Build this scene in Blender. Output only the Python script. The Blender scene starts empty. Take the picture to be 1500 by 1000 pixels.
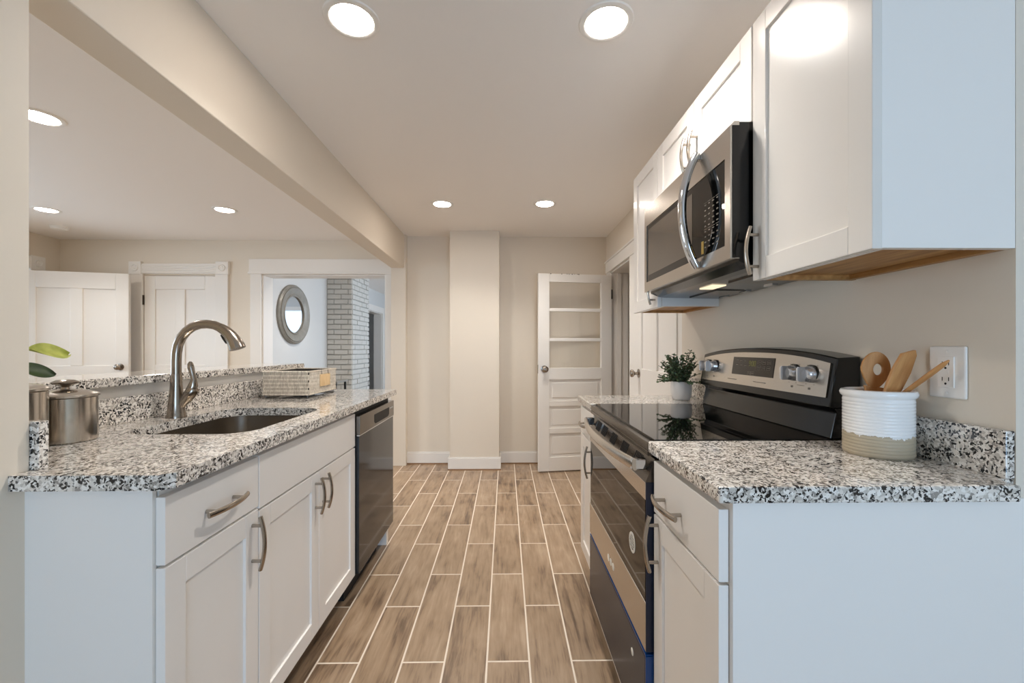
import bpy, bmesh, math, random
from mathutils import Vector, Matrix
random.seed(7)
PI = math.pi
C = bpy.context.scene.collection
S = bpy.context.scene

# ------------------------------------------------------------------ camera
cam_d = bpy.data.cameras.new('camera'); cam = bpy.data.objects.new('camera', cam_d); C.objects.link(cam)
cam.location = (0, 0, 1.1606); cam.rotation_euler = (PI/2, 0, -0.0148)
cam_d.sensor_width = 36; cam_d.lens = 623/1500*36
cam_d.shift_x = 0.0003; cam_d.shift_y = 10/1500
cam_d.clip_start = 0.02
S.camera = cam
# ------------------------------------------------------------------ world, exposure
w = bpy.data.worlds.new('sky'); S.world = w; w.use_nodes = True
w.node_tree.nodes['Background'].inputs[0].default_value = (0.62, 0.78, 1.0, 1)
w.node_tree.nodes['Background'].inputs[1].default_value = 0.7
S.view_settings.view_transform = 'Standard'; S.view_settings.look = 'None'
S.view_settings.gamma = 1; S.view_settings.exposure = 1.45
S.view_settings.use_curve_mapping = False
S.cycles.use_denoising = True
S.cycles.max_bounces = 14; S.cycles.diffuse_bounces = 8; S.cycles.glossy_bounces = 6; S.cycles.transparent_max_bounces = 12
S.cycles.caustics_reflective = False; S.cycles.caustics_refractive = False
S.cycles.sample_clamp_indirect = 6

def window_light(name, loc, rot, sx, sy, power, col):
    l = bpy.data.lights.new(name, 'AREA'); l.shape = 'RECTANGLE'; l.size = sx; l.size_y = sy
    l.energy = power; l.color = col
    o = bpy.data.objects.new(name, l); C.objects.link(o); o.location = loc; o.rotation_euler = rot
    return o
DAY = (0.66, 0.81, 1.0)
SPOT = 19.5                                     # power of the downlight inside each recessed lamp
LAMP = 25.0                                     # emission of each recessed lamp's diffuser
# daylight through the window of the room the camera stands in, the side hall, and two added side windows
window_light('daylight_rear', (0.75, -2.85, 0.95), (PI/2, 0, 0), 2.0, 1.5, 23, (0.48, 0.72, 1.0))
window_light('added_daylight_front_room', (1.85, 6.6, 1.35), (0, PI/2, 0), 1.5, 2.6, 34, (0.72, 0.85, 1.0))  # added lamp at an unseen side window, lights the mirror wall frontally
window_light('added_daylight_dining', (-4.85, 2.1, 1.38), (0, -PI/2, 0), 1.3, 1.7, 12, (0.64, 0.83, 1.0))  # added fill for the kitchen, from an unseen dining room window
window_light('daylight_hall', (-6.3, 3.4, 1.5), (0, -PI/2, 0), 1.2, 1.0, 10, DAY)

# ------------------------------------------------------------------ materials
def lin(c):
    r = []
    for v in c[:3]:
        v = v/255
        r.append(v/12.92 if v <= 0.04045 else ((v+0.055)/1.055)**2.4)
    return (*r, 1)
def mat(name, col, rough=0.5, metal=0.0, coat=0.0, ior=1.5, spec=None):
    m = bpy.data.materials.new(name); m.use_nodes = True
    b = m.node_tree.nodes['Principled BSDF']
    b.inputs['Base Color'].default_value = lin(col); b.inputs['Roughness'].default_value = rough
    b.inputs['Metallic'].default_value = metal; b.inputs['Coat Weight'].default_value = coat
    b.inputs['Coat Roughness'].default_value = 0.08; b.inputs['IOR'].default_value = ior
    if spec is not None: b.inputs['Specular IOR Level'].default_value = spec
    return m
def N(m, t, **kw):
    n = m.node_tree.nodes.new(t)
    for k, v in kw.items(): setattr(n, k, v)
    return n
def L(m, a, b): m.node_tree.links.new(a, b)
def P(m): return m.node_tree.nodes['Principled BSDF']
def coords(m, scale=(1, 1, 1), kind='Object'):
    t = N(m, 'ShaderNodeTexCoord'); mp = N(m, 'ShaderNodeMapping'); mp.inputs['Scale'].default_value = scale
    L(m, t.outputs[kind], mp.inputs[0]); return mp.outputs[0]
def worldpos(m, scale=(1, 1, 1)):
    t = N(m, 'ShaderNodeNewGeometry'); mp = N(m, 'ShaderNodeMapping'); mp.inputs['Scale'].default_value = scale
    L(m, t.outputs['Position'], mp.inputs[0]); return mp.outputs[0]
def noise(m, vec, scale, detail=2, rough=0.5):
    n = N(m, 'ShaderNodeTexNoise'); n.inputs['Scale'].default_value = scale; n.inputs['Detail'].default_value = detail
    n.inputs['Roughness'].default_value = rough
    L(m, vec, n.inputs['Vector']); return n.outputs['Fac']
def ramp(m, fac, stops, interp='LINEAR'):
    r = N(m, 'ShaderNodeValToRGB'); r.color_ramp.interpolation = interp
    e = r.color_ramp.elements
    while len(e) < len(stops): e.new(0.5)
    for i, (p, c) in enumerate(stops): e[i].position = p; e[i].color = c if len(c) == 4 else lin(c)
    L(m, fac, r.inputs[0]); return r.outputs[0]
def mixc(m, fac, a, b, mode='MIX'):
    n = N(m, 'ShaderNodeMix', data_type='RGBA', blend_type=mode)
    for i, v in ((0, fac), (6, a), (7, b)):
        if isinstance(v, (int, float)): n.inputs[i].default_value = v
        elif isinstance(v, tuple): n.inputs[i].default_value = v
        else: L(m, v, n.inputs[i])
    return n.outputs[2]
def mth(m, op, a, b=None, c=None):
    n = N(m, 'ShaderNodeMath', operation=op)
    for i, v in enumerate((a, b, c)):
        if v is None: continue
        if isinstance(v, (int, float)): n.inputs[i].default_value = v
        else: L(m, v, n.inputs[i])
    return n.outputs[0]
def bump(m, h, strength=0.3, dist=0.001):
    b = N(m, 'ShaderNodeBump'); b.inputs['Strength'].default_value = strength; b.inputs['Distance'].default_value = dist
    L(m, h, b.inputs['Height']); L(m, b.outputs[0], P(m).inputs['Normal'])

def painted(name, col, rough, coat=0.0, amt=0.08, sc=220):
    m = mat(name, col, rough, coat=coat); bump(m, noise(m, worldpos(m), sc, 2), amt, 0.001); return m
M = {}
M['wall'] = painted('beige_wall_paint', (224, 214, 199), 0.6)
M['wall_far'] = painted('pale_grey_wall_paint', (208, 209, 208), 0.6)
M['ceiling'] = painted('flat_ceiling_paint', (244, 241, 238), 0.85)
M['white'] = painted('white_trim_paint', (232, 228, 222), 0.35, amt=0.05, sc=60)
M['cab'] = painted('white_cabinet_lacquer', (238, 234, 229), 0.36, coat=0.1, amt=0.02, sc=30)
M['cab_film'] = mat('glossy_filmed_cabinet_lacquer', (226, 222, 216), 0.22, coat=0.8)
bump(M['cab_film'], noise(M['cab_film'], worldpos(M['cab_film'], (1, 1, 0.35)), 9, 3), 0.25, 0.004)
M['cab_in'] = mat('tan_cabinet_underside', (176, 128, 70), 0.5)
m = M['cab_in']; L(m, ramp(m, noise(m, worldpos(m, (18, 2, 18)), 3, 4), [(0.3, (150, 104, 52)), (0.7, (192, 146, 86))]), P(m).inputs['Base Color'])
M['black'] = mat('black_enamel', (8, 8, 8), 0.16)
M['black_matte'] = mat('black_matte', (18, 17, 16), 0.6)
M['dark'] = mat('dark_void', (30, 26, 23), 0.8)
M['glass_black'] = mat('black_glass', (5, 5, 5), 0.03, ior=1.5)
M['oven_glass'] = mat('oven_door_glass', (10, 7, 5), 0.03, ior=1.5, spec=0.22)
M['chrome'] = mat('chrome', (215, 218, 222), 0.09, 1.0)
M['plastic_white'] = mat('white_plastic', (238, 236, 232), 0.3)
M['grey_mark'] = mat('grey_print', (120, 112, 102), 0.5)
M['light_mark'] = mat('white_print', (225, 222, 214), 0.5)
M['digit'] = mat('display_digits', (120, 118, 72), 0.5)
P(M['digit']).inputs['Emission Color'].default_value = lin((205, 205, 90)); P(M['digit']).inputs['Emission Strength'].default_value = 0.04
M['sticker_yellow'] = mat('yellow_sticker', (226, 190, 92), 0.5)
M['film_blue'] = mat('blue_protective_film', (24, 68, 126), 0.25)
M['film_navy'] = mat('navy_protective_film', (8, 22, 48), 0.3)
M['outlet_black'] = mat('slot_black', (25, 25, 25), 0.6)

def steel(name, col, rough, axis):
    m = mat(name, col, rough, 1.0)
    sc = {'x': (3, 220, 220), 'y': (220, 3, 220), 'z': (220, 220, 3)}[axis]
    n = noise(m, worldpos(m, sc), 4, 2)
    L(m, mth(m, 'MULTIPLY_ADD', n, 0.12, rough-0.06), P(m).inputs['Roughness'])
    bump(m, n, 0.06, 0.0004)
    return m
M['steel'] = steel('brushed_stainless', (202, 196, 188), 0.24, 'y')
M['steel_z'] = steel('brushed_stainless_upright', (198, 190, 180), 0.17, 'z')
M['nickel'] = steel('brushed_nickel', (158, 148, 137), 0.22, 'z')
M['pull'] = steel('satin_nickel_pull', (172, 163, 152), 0.24, 'z')
M['sink'] = mat('sink_stainless', (168, 159, 147), 0.27, 1.0)
M['steel_dark'] = steel('black_stainless', (120, 113, 106), 0.16, 'z')
M['vent_steel'] = steel('dark_bronze_steel', (96, 88, 80), 0.25, 'y')  # dark bronze tone of cooktop frame, vent strip and filters
M['knob_silver'] = mat('silver_knob', (228, 229, 232), 0.22, 0.75)
M['dw'] = mat('black_stainless_door', (44, 47, 51), 0.09, 0.4)
M['steel_film'] = mat('filmed_dark_stainless', (22, 30, 48), 0.22, 0.0, spec=0.22)
M['wire'] = mat('grey_wire', (120, 116, 110), 0.35, 0.8)
M['bronze'] = mat('dark_hinge_metal', (62, 54, 47), 0.4, 0.8)

def granite():
    m = mat('speckled_granite', (200, 195, 185), 0.12, coat=0.35)
    v = worldpos(m)
    wob = N(m, 'ShaderNodeTexNoise'); wob.inputs['Scale'].default_value = 110; wob.inputs['Detail'].default_value = 2; L(m, v, wob.inputs['Vector'])
    vd = N(m, 'ShaderNodeVectorMath', operation='MULTIPLY_ADD'); L(m, wob.outputs['Color'], vd.inputs[0]); vd.inputs[1].default_value = (0.009,)*3; L(m, v, vd.inputs[2])
    vv = vd.outputs[0]
    def cells(scale):
        x = N(m, 'ShaderNodeTexVoronoi'); x.inputs['Scale'].default_value = scale; L(m, vv, x.inputs['Vector'])
        s = N(m, 'ShaderNodeSeparateColor'); L(m, x.outputs['Color'], s.inputs[0]); return s.outputs
    a = cells(170); b = cells(240)
    base = ramp(m, a[0], [(0, (150, 144, 137)), (0.16, (196, 189, 180)), (0.40, (222, 215, 206)), (0.75, (238, 233, 226))], 'CONSTANT')
    big = noise(m, v, 38, 3, 0.6)
    thr = mth(m, 'MULTIPLY_ADD', big, 1.5, -0.52)                   # clusters of dark grains
    dark = mth(m, 'LESS_THAN', b[1], thr)
    dcol = ramp(m, b[0], [(0, (12, 12, 14)), (0.55, (36, 35, 38)), (0.78, (92, 88, 85))], 'CONSTANT')
    L(m, mixc(m, dark, base, dcol), P(m).inputs['Base Color'])
    return m
M['granite'] = granite()

def floor_tiles():
    m = mat('wood_look_floor_tile', (170, 145, 120), 0.3)
    g = N(m, 'ShaderNodeNewGeometry'); s = N(m, 'ShaderNodeSeparateXYZ'); L(m, g.outputs['Position'], s.inputs[0])
    W, Ln, X0, Y0, D = 0.1569, 0.6115, -0.0685, 1.5777, 0.3415
    u = mth(m, 'DIVIDE', mth(m, 'SUBTRACT', s.outputs[0], X0), W); row = mth(m, 'FLOOR', u); fu = mth(m, 'SUBTRACT', u, row)
    odd = mth(m, 'FLOORED_MODULO', row, 2.0)
    yy = mth(m, 'SUBTRACT', mth(m, 'SUBTRACT', s.outputs[1], Y0), mth(m, 'MULTIPLY', odd, D))
    q = mth(m, 'DIVIDE', yy, Ln); colm = mth(m, 'FLOOR', q); fq = mth(m, 'SUBTRACT', q, colm)
    du = mth(m, 'MULTIPLY', mth(m, 'MINIMUM', fu, mth(m, 'SUBTRACT', 1.0, fu)), W)
    dq = mth(m, 'MULTIPLY', mth(m, 'MINIMUM', fq, mth(m, 'SUBTRACT', 1.0, fq)), Ln)
    d = mth(m, 'MINIMUM', du, dq)
    grout = mth(m, 'LESS_THAN', d, 0.0035)
    cv = N(m, 'ShaderNodeCombineXYZ'); L(m, row, cv.inputs[0]); L(m, colm, cv.inputs[1])
    wn = N(m, 'ShaderNodeTexWhiteNoise', noise_dimensions='3D'); L(m, cv.outputs[0], wn.inputs['Vector'])
    # grain, offset per tile
    off = N(m, 'ShaderNodeVectorMath', operation='MULTIPLY_ADD'); L(m, wn.outputs['Color'], off.inputs[0]); off.inputs[1].default_value = (9, 9, 9); L(m, g.outputs['Position'], off.inputs[2])
    mp = N(m, 'ShaderNodeMapping'); mp.inputs['Scale'].default_value = (26, 2.6, 1); L(m, off.outputs[0], mp.inputs[0])
    n1 = N(m, 'ShaderNodeTexNoise'); n1.inputs['Scale'].default_value = 1.0; n1.inputs['Detail'].default_value = 5; n1.inputs['Roughness'].default_value = 0.62; n1.inputs['Distortion'].default_value = 0.9
    L(m, mp.outputs[0], n1.inputs['Vector'])
    mp2 = N(m, 'ShaderNodeMapping'); mp2.inputs['Scale'].default_value = (9, 5, 1); L(m, off.outputs[0], mp2.inputs[0])
    n2 = N(m, 'ShaderNodeTexNoise'); n2.inputs['Scale'].default_value = 1.0; n2.inputs['Detail'].default_value = 3; L(m, mp2.outputs[0], n2.inputs['Vector'])
    mp3 = N(m, 'ShaderNodeMapping'); mp3.inputs['Scale'].default_value = (120, 9, 1); L(m, off.outputs[0], mp3.inputs[0])
    n3 = N(m, 'ShaderNodeTexNoise'); n3.inputs['Scale'].default_value = 1.0; n3.inputs['Detail'].default_value = 3; L(m, mp3.outputs[0], n3.inputs['Vector'])
    k = mth(m, 'ADD', mth(m, 'MULTIPLY', n1.outputs['Fac'], 0.62), mth(m, 'MULTIPLY', n2.outputs['Fac'], 0.38))
    k = mth(m, 'ADD', k, mth(m, 'MULTIPLY_ADD', wn.outputs['Value'], 0.10, -0.05))
    k = mth(m, 'ADD', k, mth(m, 'MULTIPLY_ADD', n3.outputs['Fac'], 0.24, -0.12))
    c = ramp(m, k, [(0.24, (80, 64, 50)), (0.36, (120, 98, 78)), (0.46, (150, 126, 101)), (0.60, (167, 143, 118)), (0.76, (184, 163, 139))])
    c2 = mixc(m, grout, c, lin((226, 212, 195)))
    L(m, c2, P(m).inputs['Base Color'])
    L(m, mth(m, 'MULTIPLY_ADD', grout, 0.4, 0.3), P(m).inputs['Roughness'])
    L(m, mth(m, 'MINIMUM', d, 0.004), (bn := N(m, 'ShaderNodeBump')).inputs['Height']); bn.inputs['Distance'].default_value = 0.6; bn.inputs['Strength'].default_value = 0.35
    L(m, bn.outputs[0], P(m).inputs['Normal'])
    return m
M['floor'] = floor_tiles()

def wood(name, a, b, sc):
    m = mat(name, a, 0.5); v = coords(m, sc)
    L(m, ramp(m, noise(m, v, 1, 4, 0.6), [(0.3, a), (0.7, b)]), P(m).inputs['Base Color']); return m
M['spoon_wood'] = wood('beech_wood', (176, 120, 66), (208, 154, 96), (60, 60, 9))
M['tag_wood'] = wood('pale_tag_wood', (214, 178, 128), (234, 204, 158), (30, 90, 20))
M['wicker'] = wood('greywashed_wicker', (178, 166, 150), (232, 222, 206), (160, 160, 30))
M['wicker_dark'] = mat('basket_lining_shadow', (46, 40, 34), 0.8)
M['brick'] = mat('white_painted_brick', (196, 194, 188), 0.6)
m = M['brick']; bump(m, noise(m, worldpos(m), 45, 4), 0.5, 0.006)
M['mortar'] = mat('painted_mortar', (172, 170, 165), 0.7)
M['mirror_frame'] = wood('brushed_pewter_frame', (126, 123, 115), (146, 142, 133), (14, 14, 14)); P(M['mirror_frame']).inputs['Metallic'].default_value = 0.15; P(M['mirror_frame']).inputs['Roughness'].default_value = 0.38
M['mirror'] = mat('mirror_glass', (236, 238, 240), 0.01, 1.0)
M['ceramic'] = mat('matte_white_ceramic', (226, 222, 218), 0.45)
M['soil'] = mat('dark_soil', (45, 36, 28), 0.9)
def leafmat(name, a, b, sc):
    m = mat(name, a, 0.42); v = coords(m, (1, 1, 1))
    L(m, ramp(m, noise(m, v, sc, 3), [(0.3, a), (0.7, b)]), P(m).inputs['Base Color']); return m
M['leaf_dark'] = leafmat('dark_sprig_leaf', (46, 66, 42), (104, 128, 88), 60)
M['leaf_lime'] = leafmat('lime_leaf', (148, 158, 66), (188, 196, 104), 30)
M['leaf_green'] = leafmat('deep_green_leaf', (34, 52, 30), (58, 78, 44), 30)
M['stem'] = mat('brown_stem', (84, 72, 48), 0.7)
def crock():
    m = mat('ribbed_stoneware', (232, 231, 230), 0.2)
    g = N(m, 'ShaderNodeNewGeometry'); s = N(m, 'ShaderNodeSeparateXYZ'); L(m, g.outputs['Position'], s.inputs[0])
    n = noise(m, worldpos(m, (1, 1, 0.8)), 70, 4, 0.7)
    edge = mth(m, 'ADD', s.outputs[2], mth(m, 'MULTIPLY_ADD', n, 0.034, -0.017))
    low = mth(m, 'LESS_THAN', edge, 0.9635)
    L(m, mixc(m, low, lin((236, 235, 233)), lin((178, 164, 140))), P(m).inputs['Base Color'])
    L(m, mth(m, 'MULTIPLY_ADD', low, 0.35, 0.16), P(m).inputs['Roughness'])
    return m
M['crock'] = crock()
def pane():
    m = bpy.data.materials.new('clear_window_glass'); m.use_nodes = True; nt = m.node_tree; nt.nodes.clear()
    o = nt.nodes.new('ShaderNodeOutputMaterial'); t = nt.nodes.new('ShaderNodeBsdfTransparent'); g = nt.nodes.new('ShaderNodeBsdfGlossy')
    g.inputs['Roughness'].default_value = 0.02; t.inputs[0].default_value = (0.985, 0.985, 0.98, 1)
    x = nt.nodes.new('ShaderNodeMixShader'); x.inputs[0].default_value = 0.035
    nt.links.new(t.outputs[0], x.inputs[1]); nt.links.new(g.outputs[0], x.inputs[2]); nt.links.new(x.outputs[0], o.inputs[0])
    return m
M['pane'] = pane()
def emit(name, col, s):
    m = bpy.data.materials.new(name); m.use_nodes = True; nt = m.node_tree; nt.nodes.clear()
    o = nt.nodes.new('ShaderNodeOutputMaterial'); e = nt.nodes.new('ShaderNodeEmission')
    e.inputs[0].default_value = col; e.inputs[1].default_value = s; nt.links.new(e.outputs[0], o.inputs[0]); return m
M['lamp'] = emit('lit_diffuser', (1.0, 0.88, 0.78, 1), LAMP)
M['hoodlamp'] = emit('warm_hood_lamp_lens', (1.0, 0.82, 0.56, 1), 0.45)

# ------------------------------------------------------------------ geometry helpers
class MB:
    def __init__(self): self.bm = bmesh.new()
    def box(self, x0, y0, z0, x1, y1, z1):
        b = self.bm
        x0, x1 = min(x0, x1), max(x0, x1); y0, y1 = min(y0, y1), max(y0, y1); z0, z1 = min(z0, z1), max(z0, z1)
        v = [b.verts.new(p) for p in ((x0,y0,z0),(x1,y0,z0),(x1,y1,z0),(x0,y1,z0),(x0,y0,z1),(x1,y0,z1),(x1,y1,z1),(x0,y1,z1))]
        for f in ((0,3,2,1),(4,5,6,7),(0,1,5,4),(1,2,6,5),(2,3,7,6),(3,0,4,7)): b.faces.new([v[i] for i in f])
        return self
    def prism(self, poly, axis, a0, a1):
        # poly: 2-D points; axis 'x': (y,z) 'y': (x,z) 'z': (x,y)
        b = self.bm
        def P3(p, a): return {'x': (a, p[0], p[1]), 'y': (p[0], a, p[1]), 'z': (p[0], p[1], a)}[axis]
        A = [b.verts.new(P3(p, a0)) for p in poly]; B = [b.verts.new(P3(p, a1)) for p in poly]
        n = len(poly); fs = [b.faces.new(A), b.faces.new(B)]
        for i in range(n): fs.append(b.faces.new((A[i], A[(i+1) % n], B[(i+1) % n], B[i])))
        bmesh.ops.recalc_face_normals(b, faces=fs); return self
    def ring_prism(self, outer, inner, axis, a0, a1):
        # same point count, in correspondence: a slab with a hole
        b = self.bm
        def P3(p, a): return {'x': (a, p[0], p[1]), 'y': (p[0], a, p[1]), 'z': (p[0], p[1], a)}[axis]
        R = [[b.verts.new(P3(p, a)) for p in q] for q in (outer, inner) for a in (a0, a1)]
        o0, o1, i0, i1 = R; n = len(outer); fs = []
        for k in range(n):
            j = (k+1) % n
            for q in ((o0[k], o0[j], o1[j], o1[k]), (i0[k], i1[k], i1[j], i0[j]), (o0[k], i0[k], i0[j], o0[j]), (o1[k], o1[j], i1[j], i1[k])): fs.append(b.faces.new(q))
        bmesh.ops.recalc_face_normals(b, faces=fs); return self
    def tube(self, pts, rad, seg=16, caps=True, flat=None):
        b = self.bm; pts = [Vector(p) for p in pts]; n = len(pts)
        if isinstance(rad, (int, float)): rad = [rad]*n
        rings = []; up = None; fs = []
        for i, p in enumerate(pts):
            t = (pts[min(i+1, n-1)]-pts[max(i-1, 0)]).normalized()
            if up is None:
                up = Vector((0, 0, 1)) if abs(t.z) < 0.9 else Vector((1, 0, 0))
                if flat is not None: up = Vector(flat[2])
            up = (up - t*up.dot(t)).normalized(); s = t.cross(up)
            ru, rs = (1, 1) if flat is None else flat[:2]
            rings.append([b.verts.new(p + (up*math.cos(a)*ru + s*math.sin(a)*rs)*rad[i]) for a in (2*PI*k/seg for k in range(seg))])
        for i in range(n-1):
            for k in range(seg):
                j = (k+1) % seg; fs.append(b.faces.new((rings[i][k], rings[i][j], rings[i+1][j], rings[i+1][k])))
        if caps: fs += [b.faces.new(rings[0]), b.faces.new(rings[-1])]
        bmesh.ops.recalc_face_normals(b, faces=fs); return self
    def cyl(self, p0, p1, r0, r1=None, seg=24): return self.tube([p0, p1], [r0, r0 if r1 is None else r1], seg)
    def lathe(self, prof, c, seg=48, axis='z'):
        b = self.bm; rings = []; fs = []
        for r, h in prof:
            ring = []
            for k in range(seg):
                a = 2*PI*k/seg; p = (r*math.cos(a), r*math.sin(a), h)
                if axis == 'x': p = (h, p[0], p[1])
                if axis == 'y': p = (p[0], h, p[1])
                ring.append(b.verts.new((c[0]+p[0], c[1]+p[1], c[2]+p[2])))
            rings.append(ring)
        for i in range(len(rings)-1):
            for k in range(seg):
                j = (k+1) % seg; fs.append(b.faces.new((rings[i][k], rings[i][j], rings[i+1][j], rings[i+1][k])))
        loop_ = prof[0] == prof[-1]
        if prof[0][0] > 1e-5 and not loop_: fs.append(b.faces.new(rings[0]))
        if prof[-1][0] > 1e-5 and not loop_: fs.append(b.faces.new(rings[-1]))
        bmesh.ops.remove_doubles(b, verts=[v for r in rings for v in r], dist=1e-6)
        bmesh.ops.recalc_face_normals(b, faces=[f for f in fs if f.is_valid]); return self
    def leaf(self, base, d, nrm, length, width, bend=0.2, cup=0.15, nu=6, nv=2):
        b = self.bm; d = Vector(d).normalized(); nrm = Vector(nrm); nrm = (nrm-d*nrm.dot(d)).normalized(); s = d.cross(nrm)
        g = []
        for i in range(nu+1):
            t = i/nu; wd = width*0.5*(math.sin(PI*min(1, t*0.96+0.03))**0.75)*(0.75+0.5*t)
            row = []
            for j in range(-nv, nv+1):
                q = j/nv
                p = Vector(base)+d*(length*t)+s*(wd*q)+nrm*(-bend*length*t*t+cup*width*q*q)
                row.append(b.verts.new(p))
            g.append(row)
        for i in range(nu):
            for j in range(2*nv): b.faces.new((g[i][j], g[i][j+1], g[i+1][j+1], g[i+1][j]))
        return self
    def move(self, mtx): bmesh.ops.transform(self.bm, matrix=mtx, verts=self.bm.verts); return self
    def build(self, name, material, parent=None, org=(0, 0, 0), smooth=False, bevel=0.0, seg=2):
        me = bpy.data.meshes.new(name)
        bmesh.ops.translate(self.bm, vec=-Vector(org), verts=self.bm.verts)
        self.bm.to_mesh(me); self.bm.free()
        me.materials.append(material)
        o = bpy.data.objects.new(name, me); C.objects.link(o)
        if parent is not None: o.parent = parent
        else: o.location = org
        if smooth:
            for p in me.polygons: p.use_smooth = True
            me.set_sharp_from_angle(angle=math.radians(40))
        if bevel:
            md = o.modifiers.new('bevel', 'BEVEL'); md.width = bevel; md.segments = seg; md.limit_method = 'ANGLE'; md.angle_limit = math.radians(40)
        return o

def tag(o, label, cat, group=None):
    o['label'] = label; o['category'] = cat
    if group: o['group'] = group
    return o
class Thing:
    def __init__(self, name, label, cat, org, rz=0, group=None, kind=None):
        o = self.root = bpy.data.objects.new(name, None); C.objects.link(o); o.empty_display_size = 0.1
        o.location = org; o.rotation_euler = (0, 0, rz); self.org = (0, 0, 0) if rz else org
        tag(o, label, cat, group)
        if kind: o['kind'] = kind
    def part(self, name, mb, material, parent=None, label=None, **kw):
        o = mb.build(name, material, parent or self.root, self.org, **kw)
        if label: o['label'] = label
        return o
def struct(name, mb, material, parent=None, org=(0, 0, 0), label=None, cat=None, **kw):
    o = mb.build(name, material, parent, org, **kw)
    if parent is None:
        o['kind'] = 'structure'
        if label: o['label'] = label
        if cat: o['category'] = cat
    return o
def rrect(x0, y0, x1, y1, r, n=8):
    p = []
    for cx, cy, a0 in ((x1-r, y1-r, 0), (x0+r, y1-r, PI/2), (x0+r, y0+r, PI), (x1-r, y0+r, 1.5*PI)):
        for k in range(n+1): a = a0+PI/2*k/n; p.append((cx+r*math.cos(a), cy+r*math.sin(a)))
    return p
def arc(c, r, a0, a1, n, plane='xz', y=0):
    return [(c[0]+r*math.cos(a0+(a1-a0)*k/n), y, c[1]+r*math.sin(a0+(a1-a0)*k/n)) for k in range(n+1)]

CEIL = 2.285
# ================================================================== SETTING
struct('floor', MB().box(-6.5, -2.75, -0.1, 3, 9.9, 0), M['floor'], label='wood-look tile floor in staggered planks with pale grout', cat='floor')
struct('ceiling', MB().box(-6.5, -2.75, CEIL, 3, 9.9, CEIL+0.1), M['ceiling'], label='flat cream ceiling with recessed lights', cat='ceiling')
def wall_x(mb, x0, x1, y0, y1, holes=(), z1=CEIL):       # a wall lying along Y, holes = (ya, yb, za, zb)
    hs = sorted(holes); y = y0
    for a, b, za, zb in hs:
        mb.box(x0, y, 0, x1, a, z1); mb.box(x0, a, zb, x1, b, z1)
        if za > 0: mb.box(x0, a, 0, x1, b, za)
        y = b
    mb.box(x0, y, 0, x1, y1, z1); return mb
def wall_y(mb, y0, y1, x0, x1, holes=(), z1=CEIL):
    hs = sorted(holes); x = x0
    for a, b, za, zb in hs:
        mb.box(x, y0, 0, a, y1, z1); mb.box(a, y0, zb, b, y1, z1)
        if za > 0: mb.box(a, y0, 0, b, y1, za)
        x = b
    mb.box(x, y0, 0, x1, y1, z1); return mb
WR, WRF = 0.965, 1.02
struct('wall_right', wall_x(wall_x(MB(), WR, WR+0.15, 0.79, 2.31), WRF, WRF+0.16, 2.31, 4.45, [(2.45, 3.2, 0, 1.9), (3.42, 4.11, 0, 1.9)]), M['wall'], label='beige kitchen wall behind the range, with two doorways at its far end', cat='wall')
struct('wall_near_right', MB().box(WR+0.15, 0.79, 0, 2.45, 0.94, CEIL), M['wall'])
struct('wall_near_left', MB().box(-4.6, 0.76, 0, -0.963, 0.874, CEIL).box(-1.08, -0.5, 0, -0.966, 0.76, CEIL), M['wall'], label='beige wall end at the left beside the granite peninsula', cat='wall')
struct('wall_back', MB().box(-0.985, 4.29, 0, 2.45, 4.45, CEIL), M['wall'], label='beige back wall of the kitchen', cat='wall')
struct('wall_pilaster', MB().box(-0.531, 4.07, 0, -0.06, 4.29, CEIL), M['wall'], label='beige boxed column projecting from the back wall', cat='column')
struct('wall_stub', MB().box(-1.13, 4.222, 0, -0.985, 4.63, CEIL), M['wall'], label='narrow beige wall end under the beam', cat='wall')
struct('wall_dining_back', wall_y(MB(), 4.46, 4.63, -4.6, -1.13, [(-3.74, -3.0, 0, 1.915), (-2.53, -1.245, 0, 1.93)]), M['wall'], label='beige dining room wall with a closed door and a cased opening', cat='wall')
struct('wall_dining_left', wall_x(MB(), -4.75, -4.6, 0.876, 4.63, [(1.2, 3.0, 0.7, 2.05), (3.35, 4.17, 0, 1.925)]), M['wall'], label='beige left wall of the dining room, with an open white door', cat='wall')
struct('wall_rear', wall_y(MB(), -2.75, -2.6, -2.45, 2.6, [(-0.2, 1.8, 0.2, 1.7)]), M['wall'])
struct('wall_rear_left', MB().box(-2.45, -2.6, 0, -2.3, 0.885, CEIL), M['wall'])
struct('wall_rear_right', MB().box(2.45, -2.6, 0, 2.6, 4.45, CEIL), M['wall'])
struct('wall_front_room_left', wall_x(MB(), -2.68, -2.53, 4.63, 9.5, [(7.62, 8.74, 0, 1.87)]), M['wall_far'], label='pale grey wall with a round mirror, beyond the cased opening', cat='wall')
struct('wall_front_room_right', wall_x(MB(), 1.6, 1.75, 4.45, 9.5, [(5.3, 7.9, 0.6, 2.1)]), M['wall_far'])
struct('wall_front_room_far', wall_y(MB(), 9.5, 9.65, -4.2, 1.75, [(-0.8, 0.8, 0.6, 2.0)]), M['wall_far'])
struct('wall_side_passage', MB().box(-4.2, 7.4, 0, -4.05, 9.5, CEIL).box(-4.05, 7.4, 0, -2.68, 7.55, CEIL), M['wall_far'])
struct('wall_hall', MB().box(-6.5, 2.4, 0, -6.4, 4.63, CEIL).box(-6.4, 2.4, 0, -4.75, 2.5, CEIL).box(-6.4, 4.53, 0, -4.75, 4.63, CEIL), M['wall_far'])
struct('trim_beam', MB().box(-1.13, 0.876, 1.955, -1.0, 4.222, CEIL), M['wall'], label='long beige ceiling beam between kitchen and dining room', cat='beam', bevel=0.004)
struct('wall_pony', MB().box(-1.40, 0.876, 0, -1.28, 2.64, 1.0372), M['white'], label='low white wall behind the sink counter, under the raised granite ledge', cat='wall')
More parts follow.
